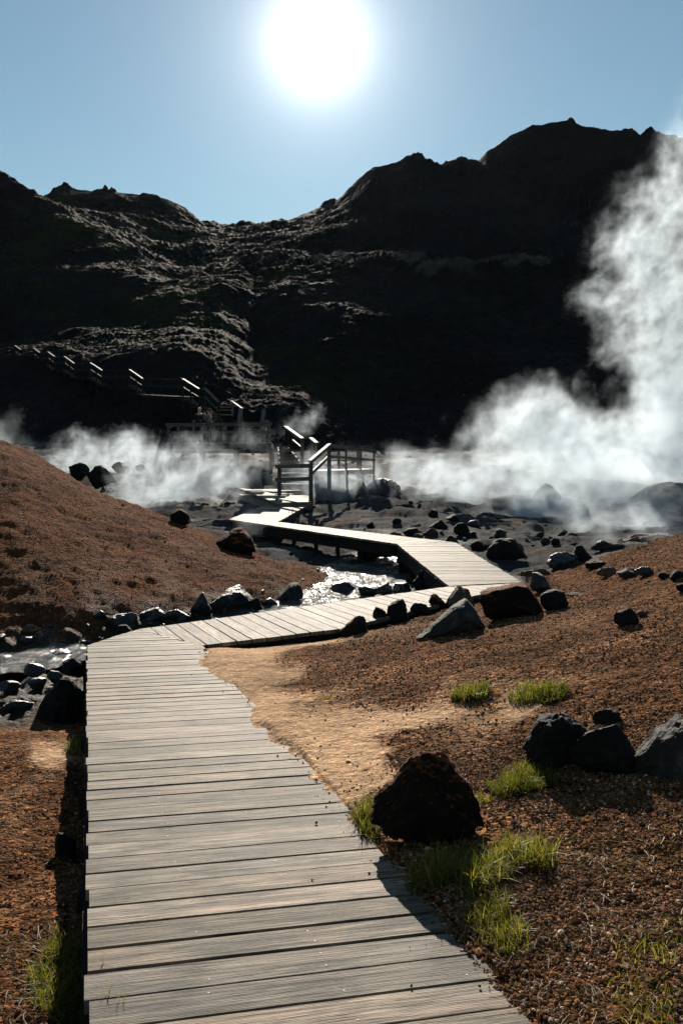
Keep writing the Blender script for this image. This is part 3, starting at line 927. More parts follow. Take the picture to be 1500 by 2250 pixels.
for t in (0, .33, .66, 1.0):          # legs and crossed braces
    for k in (0, 1):
        b = (pfl[0] * (1 - t) + pfl[1] * t) if k == 0 else (pfl[3] * (1 - t) + pfl[2] * t)
        pf.beam('leg', b + (0, .1 - .2 * k, -1.9), b + (0, .1 - .2 * k, -.27), .15, .15, 'beam', up=(0, 1, 0))
for zz in (-.75, -1.0):
    pf.beam('brace', pfl[0] + (.05, .02, zz), pfl[1] * .35 + pfl[0] * .65 + (0, .02, zz), .05, .14, 'beam')
pf.beam('brace', pfl[0] + (.05, 0, -.3), pfl[0] * .8 + pfl[1] * .2 + (0, 0, -1.4), .05, .12, 'beam')
pf.beam('brace', pfl[0] + (.05, 0, -1.4), pfl[0] * .8 + pfl[1] * .2 + (0, 0, -.3), .05, .12, 'beam')
pf.beam('handrail', D(424, 923.5, 46.3), D(471, 923, 46.0), .30, .04, 'cap')
for px in (426, 468):
    pf.post(px, 924, 968, 46.2, .1)
pf.beam('handrail', D(470, 936, 45.6), D(492, 933.5, 46.1), .14, .04, 'cap')
pf.post(471, 937, 970, 45.6, .1); pf.post(491, 935, 970, 46.1, .1)

hs = Wood('hillside_stairway', D(300, 860, 64), 'long dark wooden stairway with pale sloping handrails climbing the hillside leftwards', 'stairway')
fl = [(450, 853, 480, 882.5), (401.5, 832, 438, 855), (285, 812, 314, 832), (199, 797, 225, 814), (142, 783, 164, 799), (106, 773, 121, 784), (75, 765, 88, 775), (34, 759.5, 47, 768.5)]
prev = None
for i, (xa, ya, xb, yb) in enumerate(fl):
    hp = [30, 32, 32, 31, 30, 29, 28, 27][i] * 1.0
    da = [50.5, 54, 62, 66, 69.5, 72, 74.5, 77][i]; db = da - .9
    A, B = D(xa, ya, da), D(xb, yb, db)
    hs.beam('handrail', A, B, .17, .045, 'cap')
    hs.beam('mid_rail', A + (0, 0, -.48), B + (0, 0, -.48), .035, .035, 'cap')
    for p in (A, B, (A + B) / 2):
        hs.beam('post', p + (0, .03, -2.0), p + (0, .03, -.03), .11, .11, 'beam', up=(0, 1, 0))
    nst = 5
    for k in range(nst):                # steps, each a little lower to the right
        t = (k + .5) / nst
        p = A * (1 - t) + B * t + (0, 0, -1.02)
        hs.beam('tread', p + (0, -.05, 0), p + (0, 1.3, 0), .34, .045, 'post')
    hs.beam('stringer', A + (0, -.02, -1.14), B + (0, -.02, -1.14), .05, .2, 'beam')
    if prev is not None:                # level walkway between two flights
        a, b = B, prev
        hs.beam('rail', a + (0, .02, -.02), b + (0, .02, -.02), .04, .10, 'beam'); hs.beam('mid_rail', a + (0, .02, -.48), b + (0, .02, -.48), .04, .10, 'beam')
        hs.beam('walkway', (a + (0, .6, -1.04)), (b + (0, .6, -1.04)), 1.3, .05, 'beam'); hs.beam('edge_beam', a + (0, -.05, -1.15), b + (0, -.05, -1.15), .05, .2, 'beam')
        hs.beam('post', (a + b) / 2 + (0, .05, -2.1), (a + b) / 2 + (0, .05, 0), .1, .1, 'beam', up=(0, 1, 0))
    prev = A
# last flight comes straight down on to the platform
for xa, ya, xb, yb, da in ((528.5, 898, 524, 929, 48), (580, 899, 575.5, 929, 48)):
    A, B = D(xa, ya, da), D(xb, yb, 46.6)
    hs.beam('handrail', A, B, .17, .045, 'cap')
    for p in (A, B):
        hs.beam('post', p + (0, 0, -1.6), p + (0, 0, -.03), .11, .11, 'beam', up=(0, 1, 0))
for k, y in enumerate((955, 949, 943, 937, 931)):
    hs.beam('tread', D(527, y, 46.8 + .7 * k), D(577, y, 46.8 + .7 * k), .34, .045, 'post')
hs.beam('handrail', D(509, 881, 51), D(532, 897.5, 50.2), .15, .04, 'cap')
hs.post(511, 882, 915, 51, .1); hs.post(531, 898, 925, 50.2, .1)
for k, y in enumerate((894, 901, 911)):
    hs.beam('tread', D(477, y, 51.5 - .4 * k), D(510, y + .5, 51.5 - .4 * k), .3, .045, 'deck')
for px, y0, y1, lab in ((654, 1139, 1152, 'short wooden stake in the grey mud close beside the boardwalk bend'), (696, 1141, 1150, 'short wooden stake in the grey mud a little right of its neighbour')):
    p, d = ray_ground(px, y1)
    m = MB(); m.beam(p - (0, 0, .1), p + (0, 0, (y1 - y0) / F * d), .10, .10, up=(0, 1, 0))
    tag(m.build('stake', MAT['post'], None, p), lab, 'stake')

# ------------------------------------------------------------------ stream
STREAM = np.zeros((1, 2))


def build_water():
    nodes = [(-800, 11, -1.34, 1.3), (-300, 12, -1.31, 1.1), (0, 12.5, -1.28, .95), (100, 12.9, -1.27, .85), (200, 13.2, -1.25, .7), (350, 13.9, -1.22, .7), (500, 14.8, -1.14, .85), (600, 15.5, -1.06, .8), (660, 16.1, -1.02, 1.0), (720, 17.1, -.96, 1.35), (800, 18.7, -.88, 1.5), (860, 20.2, -.78, 1.2), (880, 22, -.66, .9)]
    C_ = np.array([H(a, b, z) for a, b, z, _ in nodes]); Wd = np.array([w for *_, w in nodes])
    s = np.concatenate([[0], np.cumsum(np.linalg.norm(np.diff(C_, axis=0), axis=1))])
    n = 420; t = np.linspace(0, s[-1], n)
    P_ = np.stack([np.interp(t, s, C_[:, k]) for k in range(3)], 1); w = np.interp(t, s, Wd)
    for _ in range(40):
        P_[1:-1] = (P_[:-2] + 2 * P_[1:-1] + P_[2:]) / 4
    global STREAM
    STREAM = P_[::4, :2].copy()
    T = np.gradient(P_, axis=0)[:, :2]; T /= np.linalg.norm(T, axis=1)[:, None]
    N = np.stack([-T[:, 1], T[:, 0]], 1)
    m = 46; u = np.linspace(-1, 1, m)
    X = P_[:, 0, None] + N[:, 0, None] * u * w[:, None]; Y = P_[:, 1, None] + N[:, 1, None] * u * w[:, None]
    Z = P_[:, 2, None] + 0 * X
    x, y = X.ravel(), Y.ravel()
    Z = Z + (.035 * fbm2(x * 2.2, y * 2.2, 4, .6)).reshape(X.shape)
    me = np_mesh('stream', np.stack([X, Y, Z], -1).reshape(-1, 3), grid_faces(n, m), True)
    tag(link('stream', me, MAT['water']), 'shallow glittering hot stream running between wet stones under the boardwalk', 'stream', kind='structure')


build_water()

# ------------------------------------------------------------------ rocks
_ICO = {}


def ico(sub):
    if sub not in _ICO:
        bm = bmesh.new(); bmesh.ops.create_icosphere(bm, subdivisions=sub, radius=1)
        _ICO[sub] = (np.array([v.co[:] for v in bm.verts]), np.array([[v.index for v in f.verts] for f in bm.faces])); bm.free()
    return _ICO[sub]


def rock_shape(seed, sub, facets=9, rough=.10, prof=None, round_=.0):
    r = np.random.default_rng(seed)
    V, Fc = ico(sub); V = V.copy()
    V = V * (1 + .22 * perlin3(V * 1.1 + seed * 3.7))[:, None]
    for _ in range(facets):
        n = r.normal(size=3); n /= np.linalg.norm(n)
        dd = r.uniform(.52, .80) + round_
        e = V @ n - dd
        V = V - np.maximum(e, 0)[:, None] * n * .93
    dsp = rough * (perlin3(V * 2.6 + seed) + .6 * perlin3(V * 5.7 + seed * 2) + .42 * perlin3(V * 12 + seed) + .3 * perlin3(V * 25 + seed))
    # chisel-like creases
    dsp = dsp - rough * .8 * np.maximum(0, .16 - np.abs(perlin3(V * 1.9 + seed * 5))) * 2
    V = V * (1 + dsp)[:, None]
    lo, hi = V.min(0), V.max(0)
    V = (V - lo) / (hi - lo) * 2 - 1
    if prof is not None:
        px_, pz_ = np.array(prof, float).T
        zn = (V[:, 2] + 1) / 2
        V[:, 2] = zn * np.interp(V[:, 0] + .06 * perlin3(V * 3 + seed), px_ * 2 - 1, pz_) * 2 - 1
    return V, Fc


def rock(box, mat, label, name='rock', prof=None, depth=.85, facets=9, rough=.10, round_=0., sink=.16, seed=None, group=None, tilt=None, dist=None):
    x0, y0, x1, y1 = box
    if seed is None: seed = int(x0 * 7 + y0 * 3) % 997 + 1
    if dist is None:
        p, d = ray_ground((x0 + x1) / 2, y1)
    else:
        d = dist; p = D((x0 + x1) / 2, y1, d)
    w = (x1 - x0) / F * d; h = (y1 - y0) / F * d
    dep = max(w, h) * depth if w < 2.2 * h else w * depth * .6
    cen = p + np.array([p[0], p[1], 0]) / np.hypot(p[0], p[1]) * dep * .42
    px = max(x1 - x0, y1 - y0)
    sub = 6 if px > 170 else 5 if px > 70 else 4 if px > 28 else 3
    V, Fc = rock_shape(seed, sub, facets, rough, prof, round_)
    # the visible top has to reach y0 at the distance of the rock's middle
    k = (d + dep * .42) / d
    top = (CAM + d * k * ray((x0 + x1) / 2, y0))[2]
    hh = top - p[2]
    bot = -sink * max(hh, .05)
    V = np.stack([V[:, 0] * w * k / 2, V[:, 1] * dep / 2, bot + (V[:, 2] + 1) / 2 * (hh - bot)], 1)
    if tilt is not None:
        ca, sa = math.cos(tilt), math.sin(tilt)
        V = np.stack([V[:, 0], V[:, 1] * ca - V[:, 2] * sa, V[:, 1] * sa + V[:, 2] * ca], 1)
    me = np_mesh(name, V, Fc, True)
    o = link(name, me, MAT[mat]); o.location = (cen[0], cen[1], p[2])
    o.rotation_euler = (0, 0, -math.atan2(p[0], p[1]))
    tag(o, label, 'rock', group)
    return o


ROCKS = [
    # foreground
    ((812, 1640, 1062, 1868), 'rock_brown', 'big rusty brown boulder beside the planks, throwing a black shadow onto the boardwalk', dict(name='boulder', prof=[(0, .62), (.08, .70), (.2, .76), (.28, .90), (.38, 1.0), (.62, 1.0), (.78, .90), (.92, .76), (1, .6)], facets=3, rough=.13, depth=.8, round_=.3)),
    ((1148, 1556, 1292, 1700), 'rock_dark', 'tall dark boulder forming the left half of the boulder pair right of the path', dict(name='boulder', prof=[(0, .55), (.25, .92), (.6, 1), (1, .9)], rough=.15, depth=.9, facets=6)),
    ((1244, 1578, 1398, 1712), 'rock_dark', 'dark rounded boulder leaning against the taller one in the boulder pair', dict(name='boulder', prof=[(0, .75), (.3, 1), (.7, .98), (1, .6)], rough=.15, facets=5)),
    ((1393, 1563, 1560, 1722), 'rock_grey', 'pitted light grey boulder at the right edge of the photo', dict(name='boulder', prof=[(0, .6), (.3, .95), (.5, 1), (1, .9)], rough=.13, facets=6)),
    ((1300, 1556, 1362, 1592), 'rock_dark', 'low dark stone peeking out behind the boulder pair', {}),
    # along the near edge of the second deck
    ((744, 1344, 810, 1386), 'rock_dark', 'black stone touching the front edge of the boardwalk, leftmost of the row there', dict(prof=[(0, .5), (.5, .85), (.85, 1), (1, .6)])),
    ((818, 1333, 850, 1356), 'rock_dark', 'little black stone between two bigger black stones along the boardwalk edge', {}),
    ((847, 1314, 898, 1354), 'rock_dark', 'squarish upright black stone along the boardwalk edge', dict(prof=[(0, .75), (.5, .95), (.8, 1), (1, .85)])),
    ((900, 1325, 948, 1343), 'rock_dark', 'flat dark stone lying low in front of the small brown rock', dict(sink=.3)),
    ((941, 1303, 980, 1328), 'rock_brown', 'small brown rock with a pointed left end near the layered rock', dict(prof=[(0, 1), (.4, .95), (1, .55)])),
    ((979, 1286, 1046, 1326), 'rock_tan', 'pale layered rock with a cracked flat top at the boardwalk bend', dict(prof=[(0, .85), (.4, 1), (.75, .85), (1, .45)], rough=.13)),
    ((912, 1313, 1064, 1398), 'rock_grey', 'large grey slab with a sharp triangular outline on the gravel', dict(name='boulder', prof=[(0, .04), (.25, .38), (.55, .82), (.72, 1), (.85, .78), (1, .38)], facets=10, rough=.05, depth=.7)),
    ((1054, 1272, 1196, 1362), 'rock_brown', 'massive dark brown rock with a rusty flat top at the corner of the boardwalk', dict(name='boulder', prof=[(0, .72), (.35, .86), (.55, 1), (.72, .98), (.85, .7), (1, .3)], facets=10, rough=.06)),
    ((1186, 1294, 1247, 1342), 'rock_dark', 'round black stone like an upright disc right of the massive brown rock', dict(round_=.2, facets=5, rough=.05)),
    ((1164, 1252, 1216, 1300), 'rock_blue', 'grey bluish block under the tan slab', dict(prof=[(0, 1), (.6, .8), (1, .4)])),
    ((1131, 1247, 1208, 1280), 'rock_tan', 'flat tan slab resting on the bluish block', dict(prof=[(0, .5), (.5, .85), (.85, 1), (1, .8)], depth=.6, sink=-.35)),
    ((1240, 1302, 1282, 1312), 'rock_tan', 'thin pale flat stone lying on the gravel beside the black disc', dict(sink=.3)),
    ((1347, 1337, 1402, 1378), 'rock_dark', 'dark lump of rock alone on the right gravel slope', dict(round_=.1)),
    ((1398, 1342, 1420, 1354), 'rock_tan', 'small pale pebble just right of the lone dark lump', {}),
    # valley floor behind the third deck
    ((1067, 1178, 1157, 1230), 'rock_dark', 'large rounded black boulder behind the boardwalk, half veiled by steam', dict(name='boulder', prof=[(0, .85), (.2, 1), (.7, .93), (1, .4)], round_=.15, rough=.05)),
    ((1082, 1162, 1112, 1182), 'rock_grey', 'grey rock just behind the large rounded black boulder', {}),
    ((1032, 1187, 1062, 1211), 'rock_dark', 'egg shaped black stone between the boardwalk and the large rounded boulder', dict(round_=.2, facets=4, rough=.05)),
    ((970, 1173, 1011, 1200), 'rock_grey', 'pointed dark grey rock at the top corner of the third deck', dict(prof=[(0, .4), (.4, 1), (.7, .75), (1, .4)])),
    ((995, 1146, 1036, 1178), 'rock_dark', 'blocky black rock in the middle of the mud flat behind the boardwalk', dict(prof=[(0, .85), (.5, 1), (.8, .8), (1, .4)])),
    ((1022, 1167, 1046, 1181), 'rock_dark', 'small dark stone at the foot of the blocky black rock', {}),
    ((884, 1155, 924, 1180), 'rock_dark', 'wide black rock just behind the boardwalk, left of the others on the mud flat', dict(prof=[(0, .8), (.3, 1), (.8, .8), (1, .5)])),
    ((854, 1168, 882, 1180), 'rock_tan', 'pale low stone at the back edge of the boardwalk', {}),
    ((909, 1172, 930, 1184), 'rock_tan', 'small pale wedge shaped stone under the wide black rock', {}),
    ((938, 1140, 984, 1163), 'rock_dark', 'dark rock with a long flat tail on the mud flat', dict(prof=[(0, .35), (.4, .7), (.65, 1), (1, .8)])),
    ((939, 1119, 962, 1137), 'rock_dark', 'small dark rock farthest left of the cluster near the steam', {}),
    ((977, 1129, 1009, 1147), 'rock_dark', 'dark double humped rock near the steam', dict(prof=[(0, .9), (.3, .8), (.6, 1), (1, .7)])),
    ((1027, 1142, 1053, 1157), 'rock_blue', 'bluish grey rock at the edge of the thick steam', {}),
    ((860, 1139, 882, 1151), 'rock_dark', 'small black stone lying alone on the smooth grey mud', {}),
    ((1170, 1060, 1232, 1104), 'rock_grey', 'pointed grey boulder standing inside the thick steam', dict(prof=[(0, .7), (.35, .95), (.7, 1), (1, .7)], rough=.2, facets=3)),
    ((1248, 1108, 1292, 1142), 'rock_grey', 'rounded grey boulder inside the steam', {}),
    ((1366, 1048, 1560, 1120), 'rock_grey', 'broad grey outcrop at the right edge almost lost in steam', dict(name='outcrop', prof=[(0, .3), (.3, .8), (.6, .9), (1, 1)])),
    ((1365, 1164, 1500, 1196), 'rock_tan', 'long tan outcrop in the steam behind the right gravel slope', dict(name='outcrop', prof=[(0, .4), (.2, 1), (.5, .75), (.75, .9), (1, .5)], dist=20)),
    ((1295, 1184, 1375, 1210), 'rock_blue', 'rough dark lava lump in the steaming gully', dict(prof=[(0, .4), (.3, 1), (.6, .7), (1, .6)], rough=.2)),
    ((1186, 1180, 1208, 1196), 'rock_grey', 'left one of two little round stones on the pale crust', dict(round_=.2)),
    ((1208, 1181, 1230, 1198), 'rock_dark', 'right one of two little round stones on the pale crust', dict(round_=.2)),
    ((1254, 1188, 1318, 1232), 'rock_dark', 'dark fin shaped rock with a steep left face', dict(prof=[(0, .35), (.1, .8), (.16, 1), (.35, .8), (.6, .45), (1, .12)], depth=.6)),
    ((1200, 1213, 1268, 1252), 'rock_blue', 'big grey block to the left of the fin shaped rock', {}),
    ((1284, 1228, 1330, 1250), 'rock_dark', 'black jagged rock below the fin shaped rock', dict(rough=.2)),
    ((1310, 1244, 1357, 1268), 'rock_tan', 'first stone from the left in the row on the right slope', dict(round_=.15)),
    ((1353, 1247, 1398, 1271), 'rock_grey', 'second stone from the left in the row on the right slope', {}),
    ((1392, 1245, 1440, 1266), 'rock_blue', 'bluish stone in the middle of the row on the right slope', {}),
    ((1444, 1257, 1469, 1273), 'rock_dark', 'small round dark stone near the right end of the row', dict(round_=.15)),
    ((1470, 1251, 1506, 1276), 'rock_dark', 'dark stone ending the row at the right photo edge', dict(round_=.15)),
    ((1484, 1279, 1520, 1300), 'rock_brown', 'brown stone cut by the right photo edge below the row', {}),
    # stream
    ((596, 1274, 667, 1332), 'rock_grey', 'large grey rock with a slanting left side standing in the stream', dict(name='boulder', prof=[(0, .25), (.3, .6), (.6, .9), (.9, 1), (1, .7)], facets=11, rough=.06)),
    ((528, 1308, 579, 1346), 'rock_dark', 'dark triangular stone rising just behind the boardwalk edge', dict(prof=[(0, .3), (.4, .75), (.78, 1), (1, .5)])),
    ((588, 1322, 640, 1340), 'rock_wet', 'flat wet slab lying along the boardwalk edge', dict(prof=[(0, .6), (.2, 1), (1, .5)])),
    ((654, 1308, 748, 1333), 'rock_dark', 'long low black rock behind the middle of the second deck', dict(prof=[(0, .6), (.4, .9), (.7, 1), (1, .5)])),
    ((718, 1266, 798, 1318), 'rock_wet', 'wet dark hump of rock in the sparkling water', dict(prof=[(0, .5), (.35, .85), (.55, 1), (.8, .7), (1, .4)])),
    ((786, 1284, 832, 1316), 'rock_wet', 'grey stone with a steaming top in the stream', {}),
    ((828, 1278, 862, 1304), 'rock_blue', 'sunlit pale stone, left one of a pair at the stream edge', {}),
    ((862, 1279, 904, 1304), 'rock_blue', 'sunlit pale stone, right one of a pair at the stream edge', {}),
    ((904, 1236, 988, 1302), 'rock_dark', 'black boulder wedged under the corner of the third deck', dict(name='boulder', prof=[(0, .6), (.2, .75), (.5, .92), (.75, 1), (1, .9)])),
    ((786, 1180, 832, 1235), 'rock_dark', 'dark rock propping the boardwalk above the stream', {}),
    ((870, 1222, 902, 1242), 'rock_wet', 'small black stone in the shadow beneath the boardwalk', {}),
    ((448, 1280, 562, 1342), 'rock_blue', 'large bluish rock face at the foot of the brown mound', dict(name='boulder', prof=[(0, .5), (.4, .75), (.7, 1), (1, .45)], rough=.13)),
    ((418, 1297, 468, 1352), 'rock_blue', 'pointed bluish rock at the foot of the brown mound', dict(prof=[(0, .4), (.55, 1), (1, .4)])),
    ((352, 1338, 420, 1366), 'rock_wet', 'wet dark rock below the pointed bluish rock', {}),
    ((240, 1348, 300, 1394), 'rock_blue', 'mineral stained rock at the stream bend behind the first deck corner', dict(rough=.16)),
    ((306, 1334, 362, 1364), 'rock_blue', 'streaked grey rock on the mound foot above the water', dict(rough=.14)),
    ((258, 1372, 292, 1392), 'rock_dark', 'small dark stone at the far corner of the first deck', dict(dist=12.6)),
    # left mound and far left
    ((374, 1116, 420, 1152), 'rock_brown', 'brown rock sitting on the crest of the left mound', dict(prof=[(0, .8), (.3, 1), (.8, .85), (1, .5)])),
    ((464, 1157, 562, 1212), 'rock_brown', 'rusty brown outcrop at the lower end of the mound crest', dict(name='outcrop', prof=[(0, .7), (.3, .9), (.7, 1), (.9, .7), (1, .3)], facets=10)),
    ((152, 1016, 197, 1052), 'rock_dark', 'leftmost dark boulder of the steaming group behind the mound', dict(dist=31)),
    ((193, 1019, 258, 1068), 'rock_dark', 'widest dark boulder of the steaming group behind the mound', dict(name='boulder', dist=30, prof=[(0, .9), (.4, 1), (.8, .85), (1, .5)])),
    ((246, 1014, 286, 1038), 'rock_dark', 'upper dark boulder behind the widest one of the steaming group', dict(dist=34)),
    ((298, 1020, 320, 1034), 'rock_dark', 'small dark stone right of the steaming boulder group', dict(dist=36)),
    ((340, 1034, 380, 1070), 'rock_brown', 'reddish dark rock in the steam below the platform', dict(dist=34)),
    ((770, 1050, 812, 1104), 'rock_grey', 'upright grey rock right of the stair posts', dict(prof=[(0, .6), (.4, 1), (1, .7)])),
    ((800, 1050, 880, 1090), 'rock_blue', 'broad grey mound of rock right of the stairs', dict(name='outcrop', round_=.15)),
    ((640, 1118, 672, 1130), 'rock_blue', 'low dark stone beside the fourth deck', dict(dist=29)),
    # left of the first deck
    ((76, 1484, 190, 1602), 'rock_dark', 'large dark boulder right beside the left edge of the first deck', dict(name='boulder', prof=[(0, .55), (.3, .9), (.6, 1), (1, .95)], depth=.7, dist=8.3)),
    ((96, 1424, 172, 1470), 'rock_wet', 'wet black rock at the near bank of the stream', dict(prof=[(0, .5), (.5, 1), (1, .8)])),
    ((138, 1446, 190, 1486), 'rock_dark', 'brownish dark rock between the stream and the deck corner', dict(dist=9.8)),
    ((54, 1454, 102, 1492), 'rock_wet', 'wet grey stone left of the black bank rock', {}),
    ((-10, 1448, 52, 1480), 'rock_grey', 'pale stone at the left photo edge beside the water', {}),
    ((-6, 1494, 46, 1524), 'rock_wet', 'flat shiny stone at the left photo edge below the pale stone', {}),
    ((60, 1486, 104, 1516), 'rock_wet', 'shiny stone in the shallows beside the large dark boulder', {}),
    ((104, 1472, 138, 1502), 'rock_wet', 'small black stone above the large dark boulder', {}),
    ((0, 1536, 74, 1566), 'rock_wet', 'flat brown wet slab on the left bank', dict(sink=.4)),
    ((122, 1824, 168, 1886), 'rock_dark', 'small dark rock half buried next to the deck in the left foreground', dict(sink=.3)),
    ((48, 1372, 84, 1392), 'rock_tan', 'small pale rock on the lower slope of the left mound', {}),
]
for box, mat, lab, kw in ROCKS:
    if 740 < box[0] < 1000 and 1280 < box[1] < 1350 and box[3] < 1390 and 'stream' not in lab and 'deck' not in lab and box[1] > 1285 and ('boardwalk' in lab or 'brown rock' in lab):
        r_ = ray((box[0] + box[2]) / 2, box[3])
        kw = dict(kw, dist=float(((A2[0] - CAM) @ n2) / (r_ @ n2)) - .02, sink=.7)
    rock(box, mat, lab, **kw)

# ------------------------------------------------------------------ loose stones (uncountable)
def scatter_stones(name, x, y, size, mat, tint, label, sub=1, flat=.7, sinkf=.25):
    n = len(x)
    z = np.concatenate([ground_z(x[i:i + 20000], y[i:i + 20000]) for i in range(0, n, 20000)])
    V0, F0 = ico(sub)
    if sub == 1: m = len(V0)
    m = len(V0)
    # a dozen differently shaped stones, each turned and scaled
    shapes = []
    for k in range(12):
        r = np.random.default_rng(k + 50)
        V = V0 * (1 + .35 * perlin3(V0 * 1.3 + k * 9.1))[:, None]
        for _ in range(5):
            nn = r.normal(size=3); nn /= np.linalg.norm(nn)
            V = V - np.maximum(V @ nn - .62, 0)[:, None] * nn
        shapes.append(V)
    shapes = np.array(shapes)
    sel = rng.integers(0, 12, n); a = rng.random(n) * 6.283
    B = shapes[sel] * (size[:, None, None] * np.stack([rng.uniform(.8, 1.35, n), rng.uniform(.7, 1.1, n), rng.uniform(.55, 1.0, n) * flat / .7], 1)[:, None, :])
    ca, sa = np.cos(a)[:, None], np.sin(a)[:, None]
    V = np.stack([B[..., 0] * ca - B[..., 1] * sa + x[:, None], B[..., 0] * sa + B[..., 1] * ca + y[:, None], B[..., 2] + (z + size * sinkf)[:, None]], -1)
    Fc = (F0[None] + (np.arange(n) * m)[:, None, None]).reshape(-1, 3)
    me = np_mesh(name, V.reshape(-1, 3), Fc, sub > 1)
    vcol(me, 'tint', np.repeat(tint, m, 0))
    o = link(name, me, MAT[mat]); tag(o, label, name, kind='stuff')
    return o


def cand(n, y0, y1, x0, x1):
    u = rng.random(n)
    y = y0 * (y1 / y0) ** u
    x = (rng.uniform(x0, x1, n) - 750) / F * y
    return x, y


def free_of_deck(x, y, m=.02):
    ok = np.ones(len(x), bool)
    for P_ in dk.values():
        ok &= poly_dist(P_, x, y) < -m
    return ok


def gravel():
    xs, ys, ss = [], [], []
    for (n, y0, y1, x0, x1, s0, s1) in [(92000, 2.2, 5.2, 700, 2350, .0035, .010), (44000, 4.6, 9.5, 600, 2350, .004, .012), (24000, 9, 15, 700, 2100, .005, .014), (9000, 2.2, 7, -250, 200, .004, .010), (26000, 13.3, 26, -250, 700, .005, .014)]:
        x, y = cand(n, y0, y1, x0, x1)
        w = zones(x, y)
        cl = .5 + .9 * fbm2(x * 1.4, y * 1.4, 3)
        p = np.clip(w[:, G_] * 1.25 - .15, .035, 1) * np.clip(cl + .35, .12, 1)
        ok = (rng.random(n) < p) & free_of_deck(x, y, -.03 if y1 < 6 else .0)
        x, y = x[ok], y[ok]
        s = s0 + (s1 - s0) * rng.random(len(x)) ** 2.6
        big = rng.random(len(x)) < .012
        s = np.where(big, s * 1.9, s)
        xs.append(x); ys.append(y); ss.append(s)
    x, y, s = map(np.concatenate, (xs, ys, ss))
    pal = 1.05 * np.array([(.17, .082, .040), (.125, .060, .030), (.22, .115, .056), (.075, .045, .034), (.30, .19, .115), (.14, .10, .075), (.46, .36, .27)])
    t = pal[rng.choice(7, len(x), p=[.25, .20, .17, .14, .11, .08, .05])] * rng.uniform(.75, 1.25, len(x))[:, None]
    scatter_stones('gravel', x, y, s, 'pebble', t, 'loose red brown gravel covering the slopes on both sides')


def rubble():
    x, y = cand(1900, 19.5, 56, -200, 1700)
    w = zones(x, y)
    ok = (rng.random(len(x)) < w[:, M_] * np.clip(2.2 * fbm2(x * .3, y * .3, 4, .6), .03, 1)) & free_of_deck(x, y, .1)
    x, y = x[ok], y[ok]
    s = .03 + .17 * rng.random(len(x)) ** 6 + .001 * y
    pal = .5 * np.array([(.05, .05, .052), (.10, .105, .11), (.03, .03, .03), (.17, .17, .165), (.10, .07, .05)])
    t = pal[rng.choice(5, len(x), p=[.35, .25, .2, .12, .08])]
    scatter_stones('rubble', x, y, s, 'pebble', t, 'grey rubble strewn over the muddy valley floor', 3, .7, .1)


def cobbles():
    xs, ys = [], []
    for n, y0, y1, x0, x1 in [(230, 8.6, 13, -250, 190), (230, 12.2, 19.5, 380, 930), (60, 13.2, 15, -100, 420)]:
        x, y = cand(n, y0, y1, x0, x1)
        sdist = np.min(np.hypot(x[:, None] - STREAM[None, :, 0], y[:, None] - STREAM[None, :, 1]), 1)
        ok = (rng.random(n) < smooth(1.35, .5, sdist)) & free_of_deck(x, y, .1)
        xs.append(x[ok]); ys.append(y[ok])
    x, y = np.concatenate(xs), np.concatenate(ys)
    s = .025 + .10 * rng.random(len(x)) ** 3
    pal = .6 * np.array([(.04, .042, .045), (.07, .073, .075), (.025, .025, .027), (.13, .135, .135), (.09, .065, .045)])
    t = pal[rng.choice(5, len(x), p=[.33, .25, .22, .12, .08])]
    scatter_stones('cobbles', x, y, s, 'cobble', t, 'wet dark cobbles lying in and beside the stream', 3, .8, .3)


def m_cobble():
    k = NT('wet_cobble')
    t = k.n('ShaderNodeVertexColor', layer_name='tint').outputs[0]
    tc = k.n('ShaderNodeTexCoord').outputs['Object']
    n = k.noise(tc, 14, 6, .65)
    c_ = k.mix(1.0, t, k.ramp(n, [(.3, .6), (.7, 1.4)]), 'MULTIPLY')
    k.surf(c_, .5, k.bump(n, .9, .03), .25)
    return k.m


MAT['cobble'] = m_cobble()
gravel(); rubble(); cobbles()

# crumbs of soil on the edge of the first deck
def crumbs():
    n = 170
    R0, R1 = Uu(1485, 2605), Uu(443, 1418)
    t = rng.random(n) ** 1.0
    P_ = R0[None] * (1 - t)[:, None] + R1[None] * t[:, None]
    inn = np.abs(rng.normal(0, .05, n)) + .01
    lf = (rng.random(n) < .1); inn[lf] += rng.random(lf.sum()) * .5
    x = P_[:, 0] - inn; y = P_[:, 1] + inn * .3
    s = .002 + .006 * rng.random(n) ** 2.5
    V0, F0 = ico(1); m = len(V0)
    pz = plane_z(dk['d1'], x, y) + s * .5 + .003
    B = V0[None] * s[:, None, None] * rng.uniform(.7, 1.2, (n, 1, 3)) * (1 + .2 * rng.normal(size=(n, m, 1)))
    V = B + np.stack([x, y, pz], 1)[:, None]
    Fc = (F0[None] + (np.arange(n) * m)[:, None, None]).reshape(-1, 3)
    me = np_mesh('soil_crumbs', V.reshape(-1, 3), Fc)
    vcol(me, 'tint', np.repeat(np.array([(.06, .035, .022)]) * rng.uniform(.6, 1.6, (n, 1)), m, 0))
    tag(link('soil_crumbs', me, MAT['pebble']), 'dark crumbs of soil scattered on the plank ends', 'soil', kind='stuff')


crumbs()

